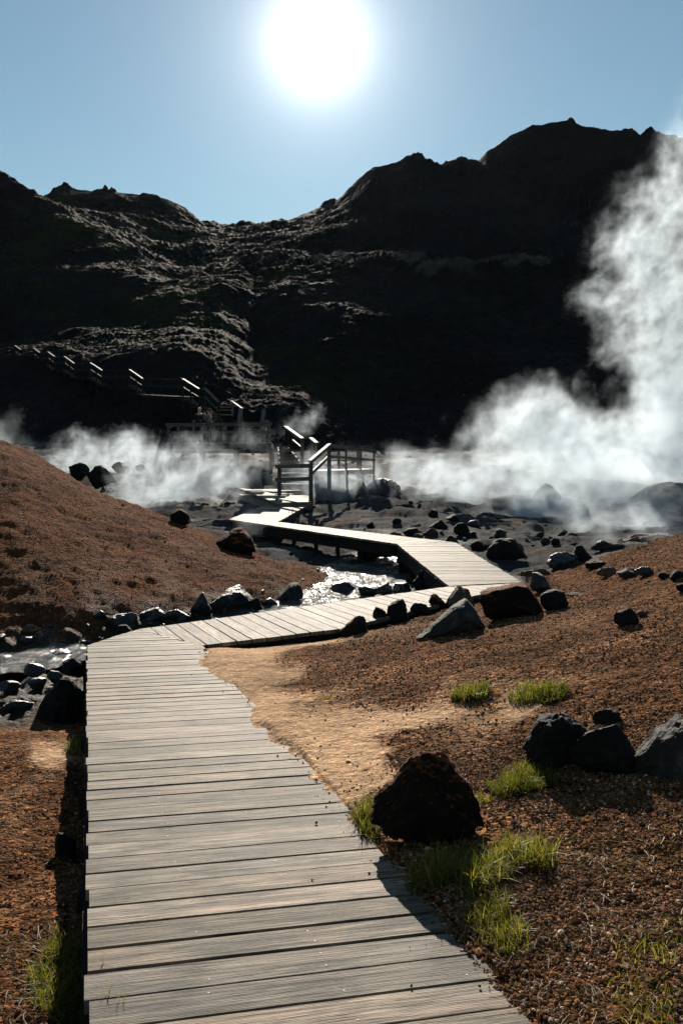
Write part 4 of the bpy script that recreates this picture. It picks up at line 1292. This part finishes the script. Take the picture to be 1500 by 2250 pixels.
# ------------------------------------------------------------------ grass
def blades(base, L, wid, lean, ang, dry, seg=4, curl=1.0):
    n = len(base)
    t = np.linspace(0, 1, seg + 1)
    dirx = np.stack([np.cos(ang), np.sin(ang)], 1)
    out = lean[:, None] * (t ** (1 + curl))[None] * L[:, None]
    up = L[:, None] * (t[None] - .35 * lean[:, None] * t[None] ** 2)
    P_ = np.zeros((n, seg + 1, 3))
    P_[..., :2] = base[:, None, :2] + dirx[:, None] * out[..., None]
    P_[..., 2] = base[:, None, 2] + up
    fa = rng.random(n) * 6.283
    sd = np.stack([np.cos(fa), np.sin(fa), 0 * fa], 1)
    w = wid[:, None] * (1 - t[None] ** 1.6 * .95) / 2
    Lf = P_ - sd[:, None] * w[..., None]; Rt = P_ + sd[:, None] * w[..., None]
    V = np.stack([Lf, Rt], 2).reshape(n, -1, 3)
    m = V.shape[1]
    f = np.array([[2 * i, 2 * i + 1, 2 * i + 3, 2 * i + 2] for i in range(seg)])
    Fc = (f[None] + (np.arange(n) * m)[:, None, None]).reshape(-1, 4)
    tint = np.zeros((n, seg + 1, 2, 3)); tint[..., 0] = t[None, :, None]; tint[..., 1] = dry[:, None, None]
    return V.reshape(-1, 3), Fc, tint.reshape(-1, 3)


def tuft(spots, n, L, label, dry=.38, wid=.004, spread=1.0, mat='grass', name='grass_tuft', lean=(.1, 1.1), leandir=None, group=None, cat='grass'):
    """spots: list of (px, py, radius in m) on the ground"""
    bx = []
    for px, py, r in spots:
        p, d = ray_ground(px, py)
        k = max(8, int(n * r * r / sum(s[2] ** 2 for s in spots)))
        a = rng.random(k) * 6.283; q_ = np.sqrt(rng.random(k)) * r
        bx.append(np.stack([p[0] + q_ * np.cos(a), p[1] + q_ * np.sin(a)], 1))
    b = np.concatenate(bx)
    # blades gather in little bunches
    b = b + .012 * np.stack([fbm2(b[:, 0] * 18, b[:, 1] * 18, 2), fbm2(b[:, 0] * 18 + 9, b[:, 1] * 18, 2)], 1)
    z = ground_z(b[:, 0], b[:, 1])
    b = np.concatenate([b, (z - .004)[:, None]], 1)
    k = len(b)
    len_ = L * rng.uniform(.45, 1.15, k) * (.8 + .5 * fbm2(b[:, 0] * 6, b[:, 1] * 6, 2))
    ang = rng.random(k) * 6.283 if leandir is None else rng.normal(leandir, .9, k)
    dr = np.where(rng.random(k) < dry, rng.uniform(.4, 1, k), rng.uniform(0, .15, k))
    V, Fc, tint = blades(b, np.maximum(len_, .02), wid * rng.uniform(.6, 1.3, k), rng.uniform(*lean, k), ang, dr)
    o = b.mean(0)
    me = np_mesh(name, V - o, Fc); vcol(me, 'tint', tint)
    ob = link(name, me, MAT[mat]); ob.location = tuple(o)
    tag(ob, label, cat, group)
    return ob


tuft([(1035, 1528, .14)], 620, .13, 'small round green grass tuft, left one of two on the gravel slope', dry=.25, wid=.006)
tuft([(1165, 1532, .15), (1205, 1530, .14)], 850, .12, 'wider green grass tuft, right one of two on the gravel slope', dry=.2, wid=.006)
tuft([(1130, 1730, .13), (1165, 1725, .13)], 1300, .13, 'dark green grass tuft leaning against the tall dark boulder', dry=.1, wid=.004)
tuft([(795, 1800, .06), (800, 1840, .07), (818, 1770, .05)], 420, .12, 'green grass tuft between the boardwalk and the rusty boulder', dry=.15, wid=.004)
tuft([(1050, 1760, .07)], 160, .07, 'short yellowish grass tuft at the right foot of the rusty boulder', dry=.5, wid=.004)
tuft([(925, 1950, .07), (965, 1935, .10), (1010, 1915, .12), (1065, 1930, .11), (1110, 1900, .10), (1040, 1965, .06)], 1700, .14, 'broad bright green grass clump in front of the rusty boulder', dry=.3, wid=.005)
tuft([(1140, 1880, .09), (1185, 1900, .08)], 420, .17, 'tall thin grass clump right of the bright green clump', dry=.35, wid=.004)
tuft([(1065, 2010, .09), (1100, 2050, .09), (1125, 2085, .06)], 800, .09, 'short dull green grass patch below the bright green clump', dry=.35, wid=.003)
tuft([(1420, 2100, .10), (1395, 2170, .10), (1450, 2050, .09), (1430, 2230, .10)], 380, .07, 'thin yellow green grass patch in the lower right corner', dry=.5, wid=.003)
tuft([(150, 2110, .09), (130, 2170, .11), (140, 2230, .11), (165, 2250, .08)], 1300, .15, 'long green grass growing along the deck in the lower left corner', dry=.22, wid=.0035)
tuft([(168, 1655, .10), (172, 1645, .09)], 150, .15, 'sparse green grass blades beside the deck near the large dark boulder', dry=.3, wid=.005)
tuft([(172, 1830, .05), (176, 1790, .05)], 60, .08, 'few thin grass blades in the shadow beside the deck', dry=.3, wid=.004)
tuft([(712, 1536, .06)], 120, .04, 'tiny low grass patch at the edge of the sand', dry=.5, wid=.004)


def straw():
    Vs, Fs, Ts, off = [], [], [], 0
    for n, y0, y1, x0, x1, L in [(2600, 2.4, 3.6, 900, 1650, .05), (1500, 2.4, 3.7, -200, 185, .06), (500, 3.4, 5.2, 760, 1500, .05), (260, 3.5, 6.5, -100, 170, .06)]:
        x, y = cand(n, y0, y1, x0, x1)
        p = np.clip(.35 + 1.3 * fbm2(x * 2.1 + 60, y * 2.1, 3), .02, 1)
        ok = (rng.random(n) < p) & free_of_deck(x, y, .0)
        x, y = x[ok], y[ok]; k = len(x)
        z = ground_z(x, y)
        b = np.stack([x, y, z + .004], 1)
        ln = L * rng.uniform(.3, 1.8, k); ang = rng.random(k) * 6.283
        # lying stalks: long, almost flat arcs
        t = np.linspace(0, 1, 4)
        dirx = np.stack([np.cos(ang), np.sin(ang)], 1); nr = np.stack([-dirx[:, 1], dirx[:, 0]], 1)
        bend = rng.normal(0, .25, k)
        P_ = np.zeros((k, 4, 3))
        P_[..., :2] = b[:, None, :2] + dirx[:, None] * (t[None] * ln[:, None])[..., None] + nr[:, None] * (bend[:, None] * ln[:, None] * t[None] * (1 - t[None]) * 2)[..., None]
        P_[..., 2] = b[:, None, 2] + (rng.uniform(.0, .35, k)[:, None] * ln[:, None] * t[None] * (1.15 - t[None])) + .003
        w = rng.uniform(.0009, .002, k)
        sd = np.concatenate([nr * .8, np.full((k, 1), .5)], 1)
        V = np.stack([P_ - sd[:, None] * w[:, None, None], P_ + sd[:, None] * w[:, None, None]], 2).reshape(k, -1, 3)
        f = np.array([[2 * i, 2 * i + 1, 2 * i + 3, 2 * i + 2] for i in range(3)])
        Fs.append((f[None] + (np.arange(k) * 8)[:, None, None]).reshape(-1, 4) + off)
        Vs.append(V.reshape(-1, 3)); off += k * 8
        tt = np.zeros((k, 8, 3)); tt[..., 0] = rng.random(k)[:, None]; tt[..., 1] = 0
        Ts.append(tt.reshape(-1, 3))
    me = np_mesh('dry_grass', np.concatenate(Vs), np.concatenate(Fs)); vcol(me, 'tint', np.concatenate(Ts))
    tag(link('dry_grass', me, MAT['straw']), 'withered straw coloured stalks lying on the soil', 'dry grass', kind='stuff')


straw()
for px, py, n, lab in ((228, 2118, 4, 'single thin grass sprout poking up between planks, upper one'), (232, 2185, 8, 'little yellow grass sprout growing through the plank gap near the left edge'), (262, 2200, 6, 'lowest small grass sprout between the planks')):
    p = Uu(px, py)
    b = np.tile(p, (n, 1)) + rng.normal(0, .012, (n, 3)) * (1, .2, 0)
    V, Fc, tint = blades(b, rng.uniform(.025, .06, n), np.full(n, .002), rng.uniform(.1, .6, n), rng.random(n) * 6.28, rng.uniform(.1, .8, n))
    me = np_mesh('grass_sprout', V - p, Fc); vcol(me, 'tint', tint)
    o = link('grass_sprout', me, MAT['grass']); o.location = tuple(p); tag(o, lab, 'grass')

# ------------------------------------------------------------------ people on the platform
def skin(name, joints, bones, mat, parent=None, root=0, sub=2):
    """joints: [(x, y, z, rx, ry)] -> one continuous limb-and-trunk surface"""
    me = bpy.data.meshes.new(name)
    me.from_pydata([j[:3] for j in joints], bones, [])
    o = link(name, me, mat, parent)
    m = o.modifiers.new('skin', 'SKIN'); m.use_smooth_shade = True
    for i, j in enumerate(joints):
        sv = me.skin_vertices[0].data[i]
        sv.radius = (j[3], j[4] if len(j) > 4 else j[3]); sv.use_root = (i == root)
    s = o.modifiers.new('smooth', 'SUBSURF'); s.levels = sub; s.render_levels = sub
    return o


def person(loc, face, label, hair, coat, trousers, arms, capc=None):
    """standing figure, z up, facing +y before turning; arms: (right elbow, right hand, left elbow, left hand)"""
    rE, rH, lE, lH = arms
    J = [(0, 0, .96, .15, .11), (0, 0, 1.12, .145, .10), (0, .01, 1.32, .17, .11), (0, 0, 1.46, .10, .08), (0, .005, 1.53, .055), (0, .01, 1.60, .075, .085), (0, .015, 1.68, .078, .098), (0, .01, 1.755, .05, .065),
         (.17, 0, 1.41, .062), rE + (.045,), tuple(np.array(rH) * .9 + np.array(rE) * .1) + (.030,), rH + (.035, .022),
         (-.17, 0, 1.41, .062), lE + (.045,), tuple(np.array(lH) * .9 + np.array(lE) * .1) + (.030,), lH + (.035, .022),
         (.095, 0, .88, .095), (.10, .01, .50, .06), (.105, -.01, .10, .042), (.11, .12, .03, .04, .03),
         (-.095, 0, .88, .095), (-.10, .01, .50, .06), (-.105, -.01, .10, .042), (-.11, .12, .03, .04, .03)]
    E = [(0, 1), (1, 2), (2, 3), (3, 4), (4, 5), (5, 6), (6, 7), (3, 8), (8, 9), (9, 10), (10, 11), (3, 12), (12, 13), (13, 14), (14, 15), (0, 16), (16, 17), (17, 18), (18, 19), (0, 20), (20, 21), (21, 22), (22, 23)]
    # fingers and thumb
    for hnd, el, k0 in ((rH, rE, 11), (lH, lE, 15)):
        h = np.array(hnd); f = h - np.array(el); f = f / np.linalg.norm(f)
        sdv = np.cross(f, (0, 0, 1)); sdv /= (np.linalg.norm(sdv) + 1e-6)
        for q_, ln in ((-.024, .065), (-.008, .075), (.008, .072), (.024, .058)):
            i = len(J)
            J.append(tuple(h + f * .035 + sdv * q_) + (.009,)); J.append(tuple(h + f * (.035 + ln * .55) + sdv * q_ * 1.1) + (.008,)); J.append(tuple(h + f * (.035 + ln) + sdv * q_ * 1.1 - np.array((0, 0, .012))) + (.007,))
            E += [(k0, i), (i, i + 1), (i + 1, i + 2)]
        i = len(J)
        J.append(tuple(h - f * .005 + sdv * .040) + (.011,)); J.append(tuple(h + f * .035 + sdv * .055) + (.009,))
        E += [(k0, i), (i, i + 1)]
    body = skin('person', J, E, MP['skin'])
    body.location = tuple(loc); body.rotation_euler = (0, 0, face)
    tag(body, label, 'person')
    # face: nose, eyes, mouth, ears
    def bump_(nm, c_, r, mat):
        V0, F0 = ico(2)
        me = np_mesh(nm, V0 * np.array(r) + np.array(c_), F0, True)
        link(nm, me, mat, body)
    bump_('nose', (0, .112, 1.655), (.014, .022, .024), MP['skin'])
    for s_ in (-1, 1):
        bump_('eye', (.03 * s_, .098, 1.685), (.013, .010, .008), MP['eye'])
        bump_('ear', (.080 * s_, .005, 1.665), (.012, .022, .032), MP['skin'])
    bump_('mouth', (0, .098, 1.615), (.024, .010, .006), MP['lip'])
    # hair or cap as a shell over the skull
    V0, F0 = ico(4)
    V = V0 * np.array((.092, .115, .105)) + np.array((0, .0, 1.695))
    keep = (V[:, 2] > 1.66 + .55 * np.maximum(V[:, 1], -.04)) | ((V[:, 1] < -.02) & (V[:, 2] > 1.60))
    ff = F0[keep[F0].all(1)]
    used = np.unique(ff); mp_ = np.full(len(V), -1); mp_[used] = np.arange(len(used))
    link('hair' if capc is None else 'cap', np_mesh('hair', V[used], mp_[ff], True), hair if capc is None else capc, body)
    if capc is not None:
        mb = MB()
        pts = [(x, .085 + .085 * math.sqrt(max(0, 1 - (x / .085) ** 2)), 1.735 - .012) for x in np.linspace(-.08, .08, 9)] + [(.078, .07, 1.74), (-.078, .07, 1.74)]
        mb.prism([np.array(p) for p in pts][::-1], .006); mb.build('cap_brim', capc, body)
        skin('hair', [(0, -.09, 1.70, .04), (0, -.13, 1.62, .032), (0, -.125, 1.50, .022)], [(0, 1), (1, 2)], hair, body)
    # jacket and trousers, a little wider than the body
    w = .016
    up_ = lambda a, b, t: tuple(np.array(a) * (1 - t) + np.array(b) * t)
    Jj = [(0, 0, .88, .165, .125), (0, 0, .98, .165 , .125), (0, 0, 1.12, .155 , .115), (0, .01, 1.32, .18, .122), (0, 0, 1.45, .12, .09), (0, 0, 1.50, .072, .07),
          (.17, 0, 1.41, .078), rE + (.060,), up_(rE, rH, .80) + (.044,), (-.17, 0, 1.41, .078), lE + (.060,), up_(lE, lH, .80) + (.044,)]
    skin('jacket', Jj, [(0, 1), (1, 2), (2, 3), (3, 4), (4, 5), (4, 6), (6, 7), (7, 8), (4, 9), (9, 10), (10, 11)], coat, body, 1)
    Jt = [(0, 0, .96, .155, .118), (.095, 0, .86, .108), (.10, .01, .50, .076), (.105, -.01, .09, .062), (-.095, 0, .86, .108), (-.10, .01, .50, .076), (-.105, -.01, .09, .062)]
    skin('trousers', Jt, [(0, 1), (1, 2), (2, 3), (0, 4), (4, 5), (5, 6)], trousers, body)
    for s_ in (-1, 1):
        skin('shoe', [(.105 * s_, -.03, .05, .05, .045), (.107 * s_, .06, .04, .048, .035), (.11 * s_, .15, .03, .04, .028)], [(0, 1), (1, 2)], MP['shoe'], body)
    return body


MP = {'skin': m_plain('skin', (.42, .24, .17), .55, .3, 60, .08), 'eye': m_plain('eye', (.02, .02, .02), .3, .4), 'lip': m_plain('lip', (.30, .12, .10), .5), 'shoe': m_plain('shoe', (.02, .02, .02), .6),
      'grey': m_plain('grey_hair', (.45, .44, .42), .6, .3, 90, .25), 'brown': m_plain('fair_hair', (.30, .20, .10), .55, .35, 90, .25), 'black': m_plain('black_cloth', (.012, .012, .014), .85, .1, 80, .2),
      'navy': m_plain('grey_blue_cloth', (.07, .09, .12), .8, .15, 80, .2), 'capm': m_plain('dark_cap', (.012, .013, .018), .8, .1), 'dev': m_plain('camera_body', (.02, .02, .02), .4, .4)}
zp = zd
person(H(440, 45.0, zp), math.radians(168), 'person with short grey hair in a dark jacket standing behind the platform rail', MP['grey'], MP['black'], MP['black'],
       ((.24, .03, 1.14), (.16, .27, 1.12), (-.24, .03, 1.14), (-.15, .28, 1.14)))
person(H(461.5, 44.6, zp - .08), math.radians(75), 'person in a dark cap and grey blue jacket holding a camera up to the face', MP['brown'], MP['navy'], MP['black'],
       ((.24, .18, 1.26), (.07, .24, 1.55), (-.24, .18, 1.26), (-.07, .24, 1.55)), MP['capm'])
cpos = H(461.5, 44.6, zp - .08)
fd = np.array([-math.sin(math.radians(75)), math.cos(math.radians(75)), 0])
mb = MB(); cb = cpos + fd * .29 + (0, 0, 1.62)
mb.beam(cb - np.array([-fd[1], fd[0], 0]) * .065, cb + np.array([-fd[1], fd[0], 0]) * .065, .045, .085)
mb.beam(cb, cb + fd * .09, .06, .06)
tag(mb.build('camera_body', MP['dev'], None, cb), 'small dark camera held up by the person in the cap', 'camera')

# ------------------------------------------------------------------ steam
def m_steam(name, dens, col=(.72, .82, .90), g=.36):
    k = NT(name)
    p = k.n('ShaderNodeVolumePrincipled', {'Color': col + (1,), 'Density': dens, 'Anisotropy': g})
    p.inputs['Density Attribute'].default_value = 'density'
    k.t.links.new(p.outputs[0], k.out.inputs['Volume'])
    return k.m


def steam(name, balls, res, label, dens, nscale=.35, lo=.42, amp=1.0, warp=1.2, soft=1.0, seed=0, pad=.5, flow=(.5, 0, .86), stretch=.2):
    """a drifting cloud: soft balls (px, py, distance, radius px, weight) broken up by turbulence, sampled on a grid"""
    B = []
    for px, py, d, r, w in balls:
        B.append((D(px, py, d), r / F * d, w))
    lo_c = np.min([p - r * 1.4 - pad for p, r, _ in B], 0); hi_c = np.max([p + r * 1.4 + pad for p, r, _ in B], 0)
    lo_c[2] = max(lo_c[2], -1.6)
    org = (lo_c + hi_c) / 2
    vol = bpy.data.volumes.new(name)
    ob = bpy.data.objects.new(name, vol); COL.objects.link(ob); ob.location = tuple(org)
    ng = bpy.data.node_groups.new(name + ' density', 'GeometryNodeTree')
    ng.interface.new_socket('Geometry', in_out='INPUT', socket_type='NodeSocketGeometry')
    ng.interface.new_socket('Geometry', in_out='OUTPUT', socket_type='NodeSocketGeometry')
    N = ng.nodes.new; Lk = ng.links.new
    go = N('NodeGroupOutput')
    vc = N('GeometryNodeVolumeCube')
    size = hi_c - lo_c; st_ = size.max() / res
    vc.inputs['Min'].default_value = tuple(lo_c - org); vc.inputs['Max'].default_value = tuple(hi_c - org)
    for ax, s in zip('XYZ', size):
        vc.inputs['Resolution ' + ax].default_value = max(8, int(s / st_))
    pos = N('GeometryNodeInputPosition').outputs[0]

    def vm(op, a, b=None, out=0):
        n = N('ShaderNodeVectorMath'); n.operation = op
        for i, v in enumerate((a, b)):
            if v is None: continue
            if isinstance(v, bpy.types.NodeSocket): Lk(v, n.inputs[i])
            else: n.inputs[i].default_value = tuple(v)
        return n.outputs[out]

    def mt(op, a, b=None, clamp=False):
        n = N('ShaderNodeMath'); n.operation = op; n.use_clamp = clamp
        for i, v in enumerate((a, b)):
            if v is None: continue
            if isinstance(v, bpy.types.NodeSocket): Lk(v, n.inputs[i])
            else: n.inputs[i].default_value = v
        return n.outputs[0]

    def noise(vec, scale, det, rough, col=False):
        n = N('ShaderNodeTexNoise'); Lk(vec, n.inputs['Vector']); n.inputs['Scale'].default_value = scale
        n.inputs['Detail'].default_value = det; n.inputs['Roughness'].default_value = rough
        return n.outputs['Color' if col else 'Fac']
    # turbulence drawn out along the drift of the steam
    n_d = N('ShaderNodeVectorMath'); n_d.operation = 'SCALE'; n_d.inputs[0].default_value = flow
    Lk(mt('MULTIPLY', vm('DOT_PRODUCT', pos, flow, 1), stretch), n_d.inputs['Scale'])
    sp = vm('ADD', vm('SUBTRACT', pos, n_d.outputs[0]), (seed * 13.1, seed * 7.7, seed * 3.3))
    wv = noise(sp, nscale * .8, 3, .55, True)
    wv = vm('SUBTRACT', wv, (.5, .5, .5))
    n_s = N('ShaderNodeVectorMath'); n_s.operation = 'SCALE'; Lk(wv, n_s.inputs[0]); n_s.inputs['Scale'].default_value = warp * 2
    q = vm('ADD', pos, n_s.outputs[0])
    total = None
    for p, r, w in B:
        dist = vm('LENGTH', vm('SUBTRACT', q, p - org), None, 1)
        f = mt('SUBTRACT', 1.0, mt('DIVIDE', dist, r * 1.45), True)
        f = mt('MULTIPLY', f, w)
        total = f if total is None else mt('ADD', total, f)
    total = mt('MINIMUM', total, 1.35)
    n_s2 = N('ShaderNodeVectorMath'); n_s2.operation = 'SCALE'; Lk(wv, n_s2.inputs[0]); n_s2.inputs['Scale'].default_value = warp * 1.2
    nf = noise(vm('ADD', sp, n_s2.outputs[0]), nscale * 1.5, 9, .68)
    nf2 = noise(vm('ADD', sp, n_s2.outputs[0]), nscale * 4.5, 6, .62)
    # turbulence eats into the soft balls and leaves threads and holes
    v = mt('SUBTRACT', total, mt('MULTIPLY', mt('SUBTRACT', nf, lo), amp * 2.9))
    v = mt('SUBTRACT', v, .22)
    v = mt('MINIMUM', v, mt('MULTIPLY', mt('SUBTRACT', total, .10), 2.2))
    v = mt('MULTIPLY', v, 1.0 / soft, True)
    v = mt('POWER', v, 1.7)
    v = mt('MULTIPLY', v, mt('MAXIMUM', mt('MULTIPLY', mt('SUBTRACT', nf2, .38), 6.5), .06))
    Lk(v, vc.inputs['Density'])
    sm = N('GeometryNodeSetMaterial'); sm.inputs['Material'].default_value = m_steam(name, dens)
    Lk(vc.outputs[0], sm.inputs[0]); Lk(sm.outputs[0], go.inputs[0])
    md = ob.modifiers.new('density', 'NODES'); md.node_group = ng
    vol.materials.append(sm.inputs['Material'].default_value)
    tag(ob, label, 'steam')
    return ob


steam('steam_plume', [
    (1040, 1060, 33, 80, 1.1), (1120, 1085, 32, 100, 1.3), (1210, 1085, 32, 120, 1.4), (1320, 1090, 31, 130, 1.4), (1450, 1100, 31, 140, 1.4), (1600, 1090, 32, 160, 1.3), (1380, 1150, 27, 90, 1.1),
    (1080, 990, 37, 85, 1.1), (1140, 940, 39, 90, 1.2), (1185, 880, 40, 62, 1.1), (1240, 980, 38, 110, 1.4), (1340, 1000, 38, 105, 1.3), (1450, 990, 38, 120, 1.4), (1560, 980, 38, 140, 1.3),
    (1470, 900, 41, 85, 1.2), (1560, 860, 41, 140, 1.2), (1430, 810, 42, 72, 1.0), (1300, 850, 42, 45, .55), (1345, 740, 43, 60, .7), (1460, 750, 43, 100, 1.0),
    (1315, 655, 44, 60, .7), (1395, 650, 44, 85, .85), (1490, 650, 44, 110, .9), (1355, 560, 45, 70, .75), (1440, 540, 45, 95, .85), (1430, 450, 46, 80, .8), (1515, 430, 46, 100, .85), (1490, 345, 47, 75, .7), (1560, 300, 48, 100, .7), (1620, 180, 49, 110, .55)],
    285, 'huge white steam plume rising on the right and leaning out of the photo', .42, .48, .48, 1.5, 1.4, 1.0, 1)
steam('steam_bank', [
    (820, 1020, 36, 55, .8), (880, 1055, 34, 70, 1), (960, 1060, 32, 90, 1.2), (1030, 1100, 30, 85, 1.2), (1120, 1130, 27, 90, 1.2), (1230, 1140, 26, 95, 1.2), (1340, 1145, 25, 90, 1.2), (1450, 1140, 24, 90, 1.2), (1170, 1195, 21.5, 50, .9), (1270, 1170, 23, 75, 1.1), (1420, 1165, 22.5, 80, 1.2), (1330, 1195, 20, 55, .9), (1460, 1180, 20, 60, 1), (1110, 1225, 18.5, 45, .5), (820, 1090, 30, 30, .6), (900, 1100, 30, 35, .6)],
    230, 'low bank of white steam creeping over the mud flat right of the stairs', .65, .55, .46, 1.1, .8, .85, 2)
steam('steam_cloud', [
    (300, 1075, 28.5, 75, 1.2), (350, 1060, 30, 65, 1.1), (400, 1070, 31, 75, 1.1), (470, 1060, 32, 75, 1.1), (440, 1005, 37, 50, .85), (425, 965, 37, 32, .85), (535, 955, 37, 30, .7), (470, 962, 38, 30, .8), (520, 1015, 36, 55, .8), (565, 985, 37, 42, .6), (610, 1030, 34, 45, .7), (540, 1070, 31, 55, .9), (560, 1110, 28, 45, .8), (640, 1060, 32, 40, .7)],
    220, 'white steam cloud billowing in front of the viewing platform', .55, .6, .47, 1.1, .9, .9, 3)
steam('steam_wisp', [
    (130, 1010, 40, 55, .8), (190, 1005, 41, 60, .9), (260, 1000, 41, 60, .9), (310, 985, 41, 50, .85), (350, 1010, 40, 55, .9), (285, 955, 41, 32, .75), (190, 960, 41, 30, .65)],
    130, 'thin steam drifting behind the brown mound on the left', .6, .6, .46, 1.0, .8, .85, 4)
steam('steam_wisp', [
    (640, 920, 45, 45, .6), (690, 910, 46, 38, .5), (600, 950, 44, 30, .45)],
    100, 'faint grey puff of steam hanging above the right end of the viewing platform', .7, .6, .46, 1.0, .8, .85, 5)
steam('steam_wisp', [
    (10, 950, 42, 60, .6), (70, 980, 42, 40, .5), (-60, 930, 42, 70, .6)],
    100, 'faint steam at the left photo edge above the mound crest', .25, .5, .46, 1.0, .8, .85, 6)
steam('steam_wisp', [
    (560, 1170, 22.5, 45, .75), (620, 1110, 28.5, 45, .8), (690, 1080, 30, 55, 1), (745, 1060, 30, 50, 1), (800, 1055, 30.5, 50, 1), (690, 1020, 31, 45, .85), (530, 1130, 26, 45, .8), (650, 1050, 31, 45, .85), (780, 990, 33, 40, .6)],
    120, 'thin steam curling around the stair landing and the fourth deck', .75, .8, .46, 1.0, .6, .85, 7)
steam('steam_wisp', [
    (500, 1275, 15.5, 60, .5), (590, 1290, 16.2, 40, .5), (420, 1270, 15.6, 50, .4), (720, 1300, 16.0, 40, .4), (830, 1305, 16.2, 40, .5), (90, 1425, 12.4, 60, .35)],
    130, 'thin veil of steam over the stream at the foot of the mound', .45, 1.1, .46, 1.0, .4, .85, 8)

# ------------------------------------------------------------------ faint haze volume added to lift the dark shaded hills
_hm = NT('haze')
_hv = _hm.n('ShaderNodeVolumePrincipled', {'Color': (.75, .85, 1.0, 1), 'Density': 0.000011, 'Anisotropy': .45})
_hm.t.links.new(_hv.outputs[0], _hm.out.inputs['Volume'])
_b = MB(); _b.beam((0, -8, 38), (0, 262, 38), 640, 86)
_h = _b.build('haze', _hm.m, None, (0, 120, 38))
tag(_h, 'faint bluish haze volume added to lift the shaded hills', 'haze', kind='stuff')

# ------------------------------------------------------------------ camera, light, sky
SUN_PX = (697, 92)
sd = ray(*SUN_PX); sd = sd / np.linalg.norm(sd)
SUN_EL = math.asin(sd[2]); SUN_AZ = math.atan2(sd[0], sd[1])
cam = bpy.data.cameras.new('camera'); co = bpy.data.objects.new('camera', cam); COL.objects.link(co)
cam.sensor_fit = 'VERTICAL'; cam.sensor_height = 36; cam.sensor_width = 24; cam.lens = 36 * F / 2250
cam.clip_start = .05; cam.clip_end = 5000
co.location = tuple(CAM); co.rotation_euler = (math.pi / 2 - TH, 0, 0)
SC.camera = co

sl = bpy.data.lights.new('sun', 'SUN'); so = bpy.data.objects.new('sun', sl); COL.objects.link(so)
sl.energy = 5.0; sl.angle = math.radians(.5); sl.color = (1.0, .90, .77)
so.rotation_euler = Vector(sd).to_track_quat('Z', 'Y').to_euler()
so.location = (0, 20, 40)

wd = bpy.data.worlds.new('World'); SC.world = wd; wd.use_nodes = True
nt = wd.node_tree; nt.nodes.clear()
N = nt.nodes.new; Lk = nt.links.new
out = N('ShaderNodeOutputWorld')
sky = N('ShaderNodeTexSky'); sky.sky_type = 'NISHITA'; sky.sun_disc = False
sky.sun_elevation = SUN_EL; sky.sun_rotation = SUN_AZ
sky.altitude = 100; sky.air_density = 1.0; sky.dust_density = .0; sky.ozone_density = 1.0
tn = N('ShaderNodeMix'); tn.data_type = 'RGBA'; tn.blend_type = 'MULTIPLY'; tn.inputs[0].default_value = 1
Lk(sky.outputs[0], tn.inputs[6]); tn.inputs[7].default_value = (.86, .95, .84, 1)      # slightly greener, hazier northern sky
bg = N('ShaderNodeBackground'); bg.inputs[1].default_value = .05
Lk(tn.outputs[2], bg.inputs[0])
# bright aureole of the low sun in hazy air
tc = N('ShaderNodeTexCoord')
dt = N('ShaderNodeVectorMath'); dt.operation = 'DOT_PRODUCT'; Lk(tc.outputs['Generated'], dt.inputs[0]); dt.inputs[1].default_value = tuple(sd)
ac = N('ShaderNodeMath'); ac.operation = 'ARCCOSINE'; ac.use_clamp = False; Lk(dt.outputs['Value'], ac.inputs[0])


def gauss(width, amp, pw=2.0):
    a = N('ShaderNodeMath'); a.operation = 'DIVIDE'; Lk(ac.outputs[0], a.inputs[0]); a.inputs[1].default_value = math.radians(width)
    b = N('ShaderNodeMath'); b.operation = 'POWER'; Lk(a.outputs[0], b.inputs[0]); b.inputs[1].default_value = pw
    c_ = N('ShaderNodeMath'); c_.operation = 'MULTIPLY'; Lk(b.outputs[0], c_.inputs[0]); c_.inputs[1].default_value = -1
    e = N('ShaderNodeMath'); e.operation = 'EXPONENT'; Lk(c_.outputs[0], e.inputs[0])
    g = N('ShaderNodeMath'); g.operation = 'MULTIPLY'; Lk(e.outputs[0], g.inputs[0]); g.inputs[1].default_value = amp
    return g.outputs[0]


s1 = N('ShaderNodeMath'); Lk(gauss(1.8, .95, 1.4), s1.inputs[0]); Lk(gauss(3.6, .40, 1.0), s1.inputs[1])
s2 = N('ShaderNodeMath'); Lk(s1.outputs[0], s2.inputs[0]); Lk(gauss(11, .065, 1.0), s2.inputs[1])
bg2 = N('ShaderNodeBackground'); bg2.inputs[0].default_value = (1, .98, .94, 1); Lk(s2.outputs[0], bg2.inputs[1])
ad = N('ShaderNodeAddShader'); Lk(bg.outputs[0], ad.inputs[0]); Lk(bg2.outputs[0], ad.inputs[1])
Lk(ad.outputs[0], out.inputs[0])

SC.view_settings.view_transform = 'Standard'; SC.view_settings.look = 'None'
SC.view_settings.exposure = 1.0; SC.view_settings.gamma = 1.0
SC.view_settings.use_curve_mapping = False
cy = SC.cycles
cy.use_denoising = True
cy.use_adaptive_sampling = True; cy.adaptive_threshold = .02
cy.max_bounces = 6; cy.diffuse_bounces = 3; cy.glossy_bounces = 2; cy.transmission_bounces = 2; cy.volume_bounces = 2; cy.transparent_max_bounces = 6
cy.sample_clamp_indirect = 6
cy.caustics_reflective = False; cy.caustics_refractive = False
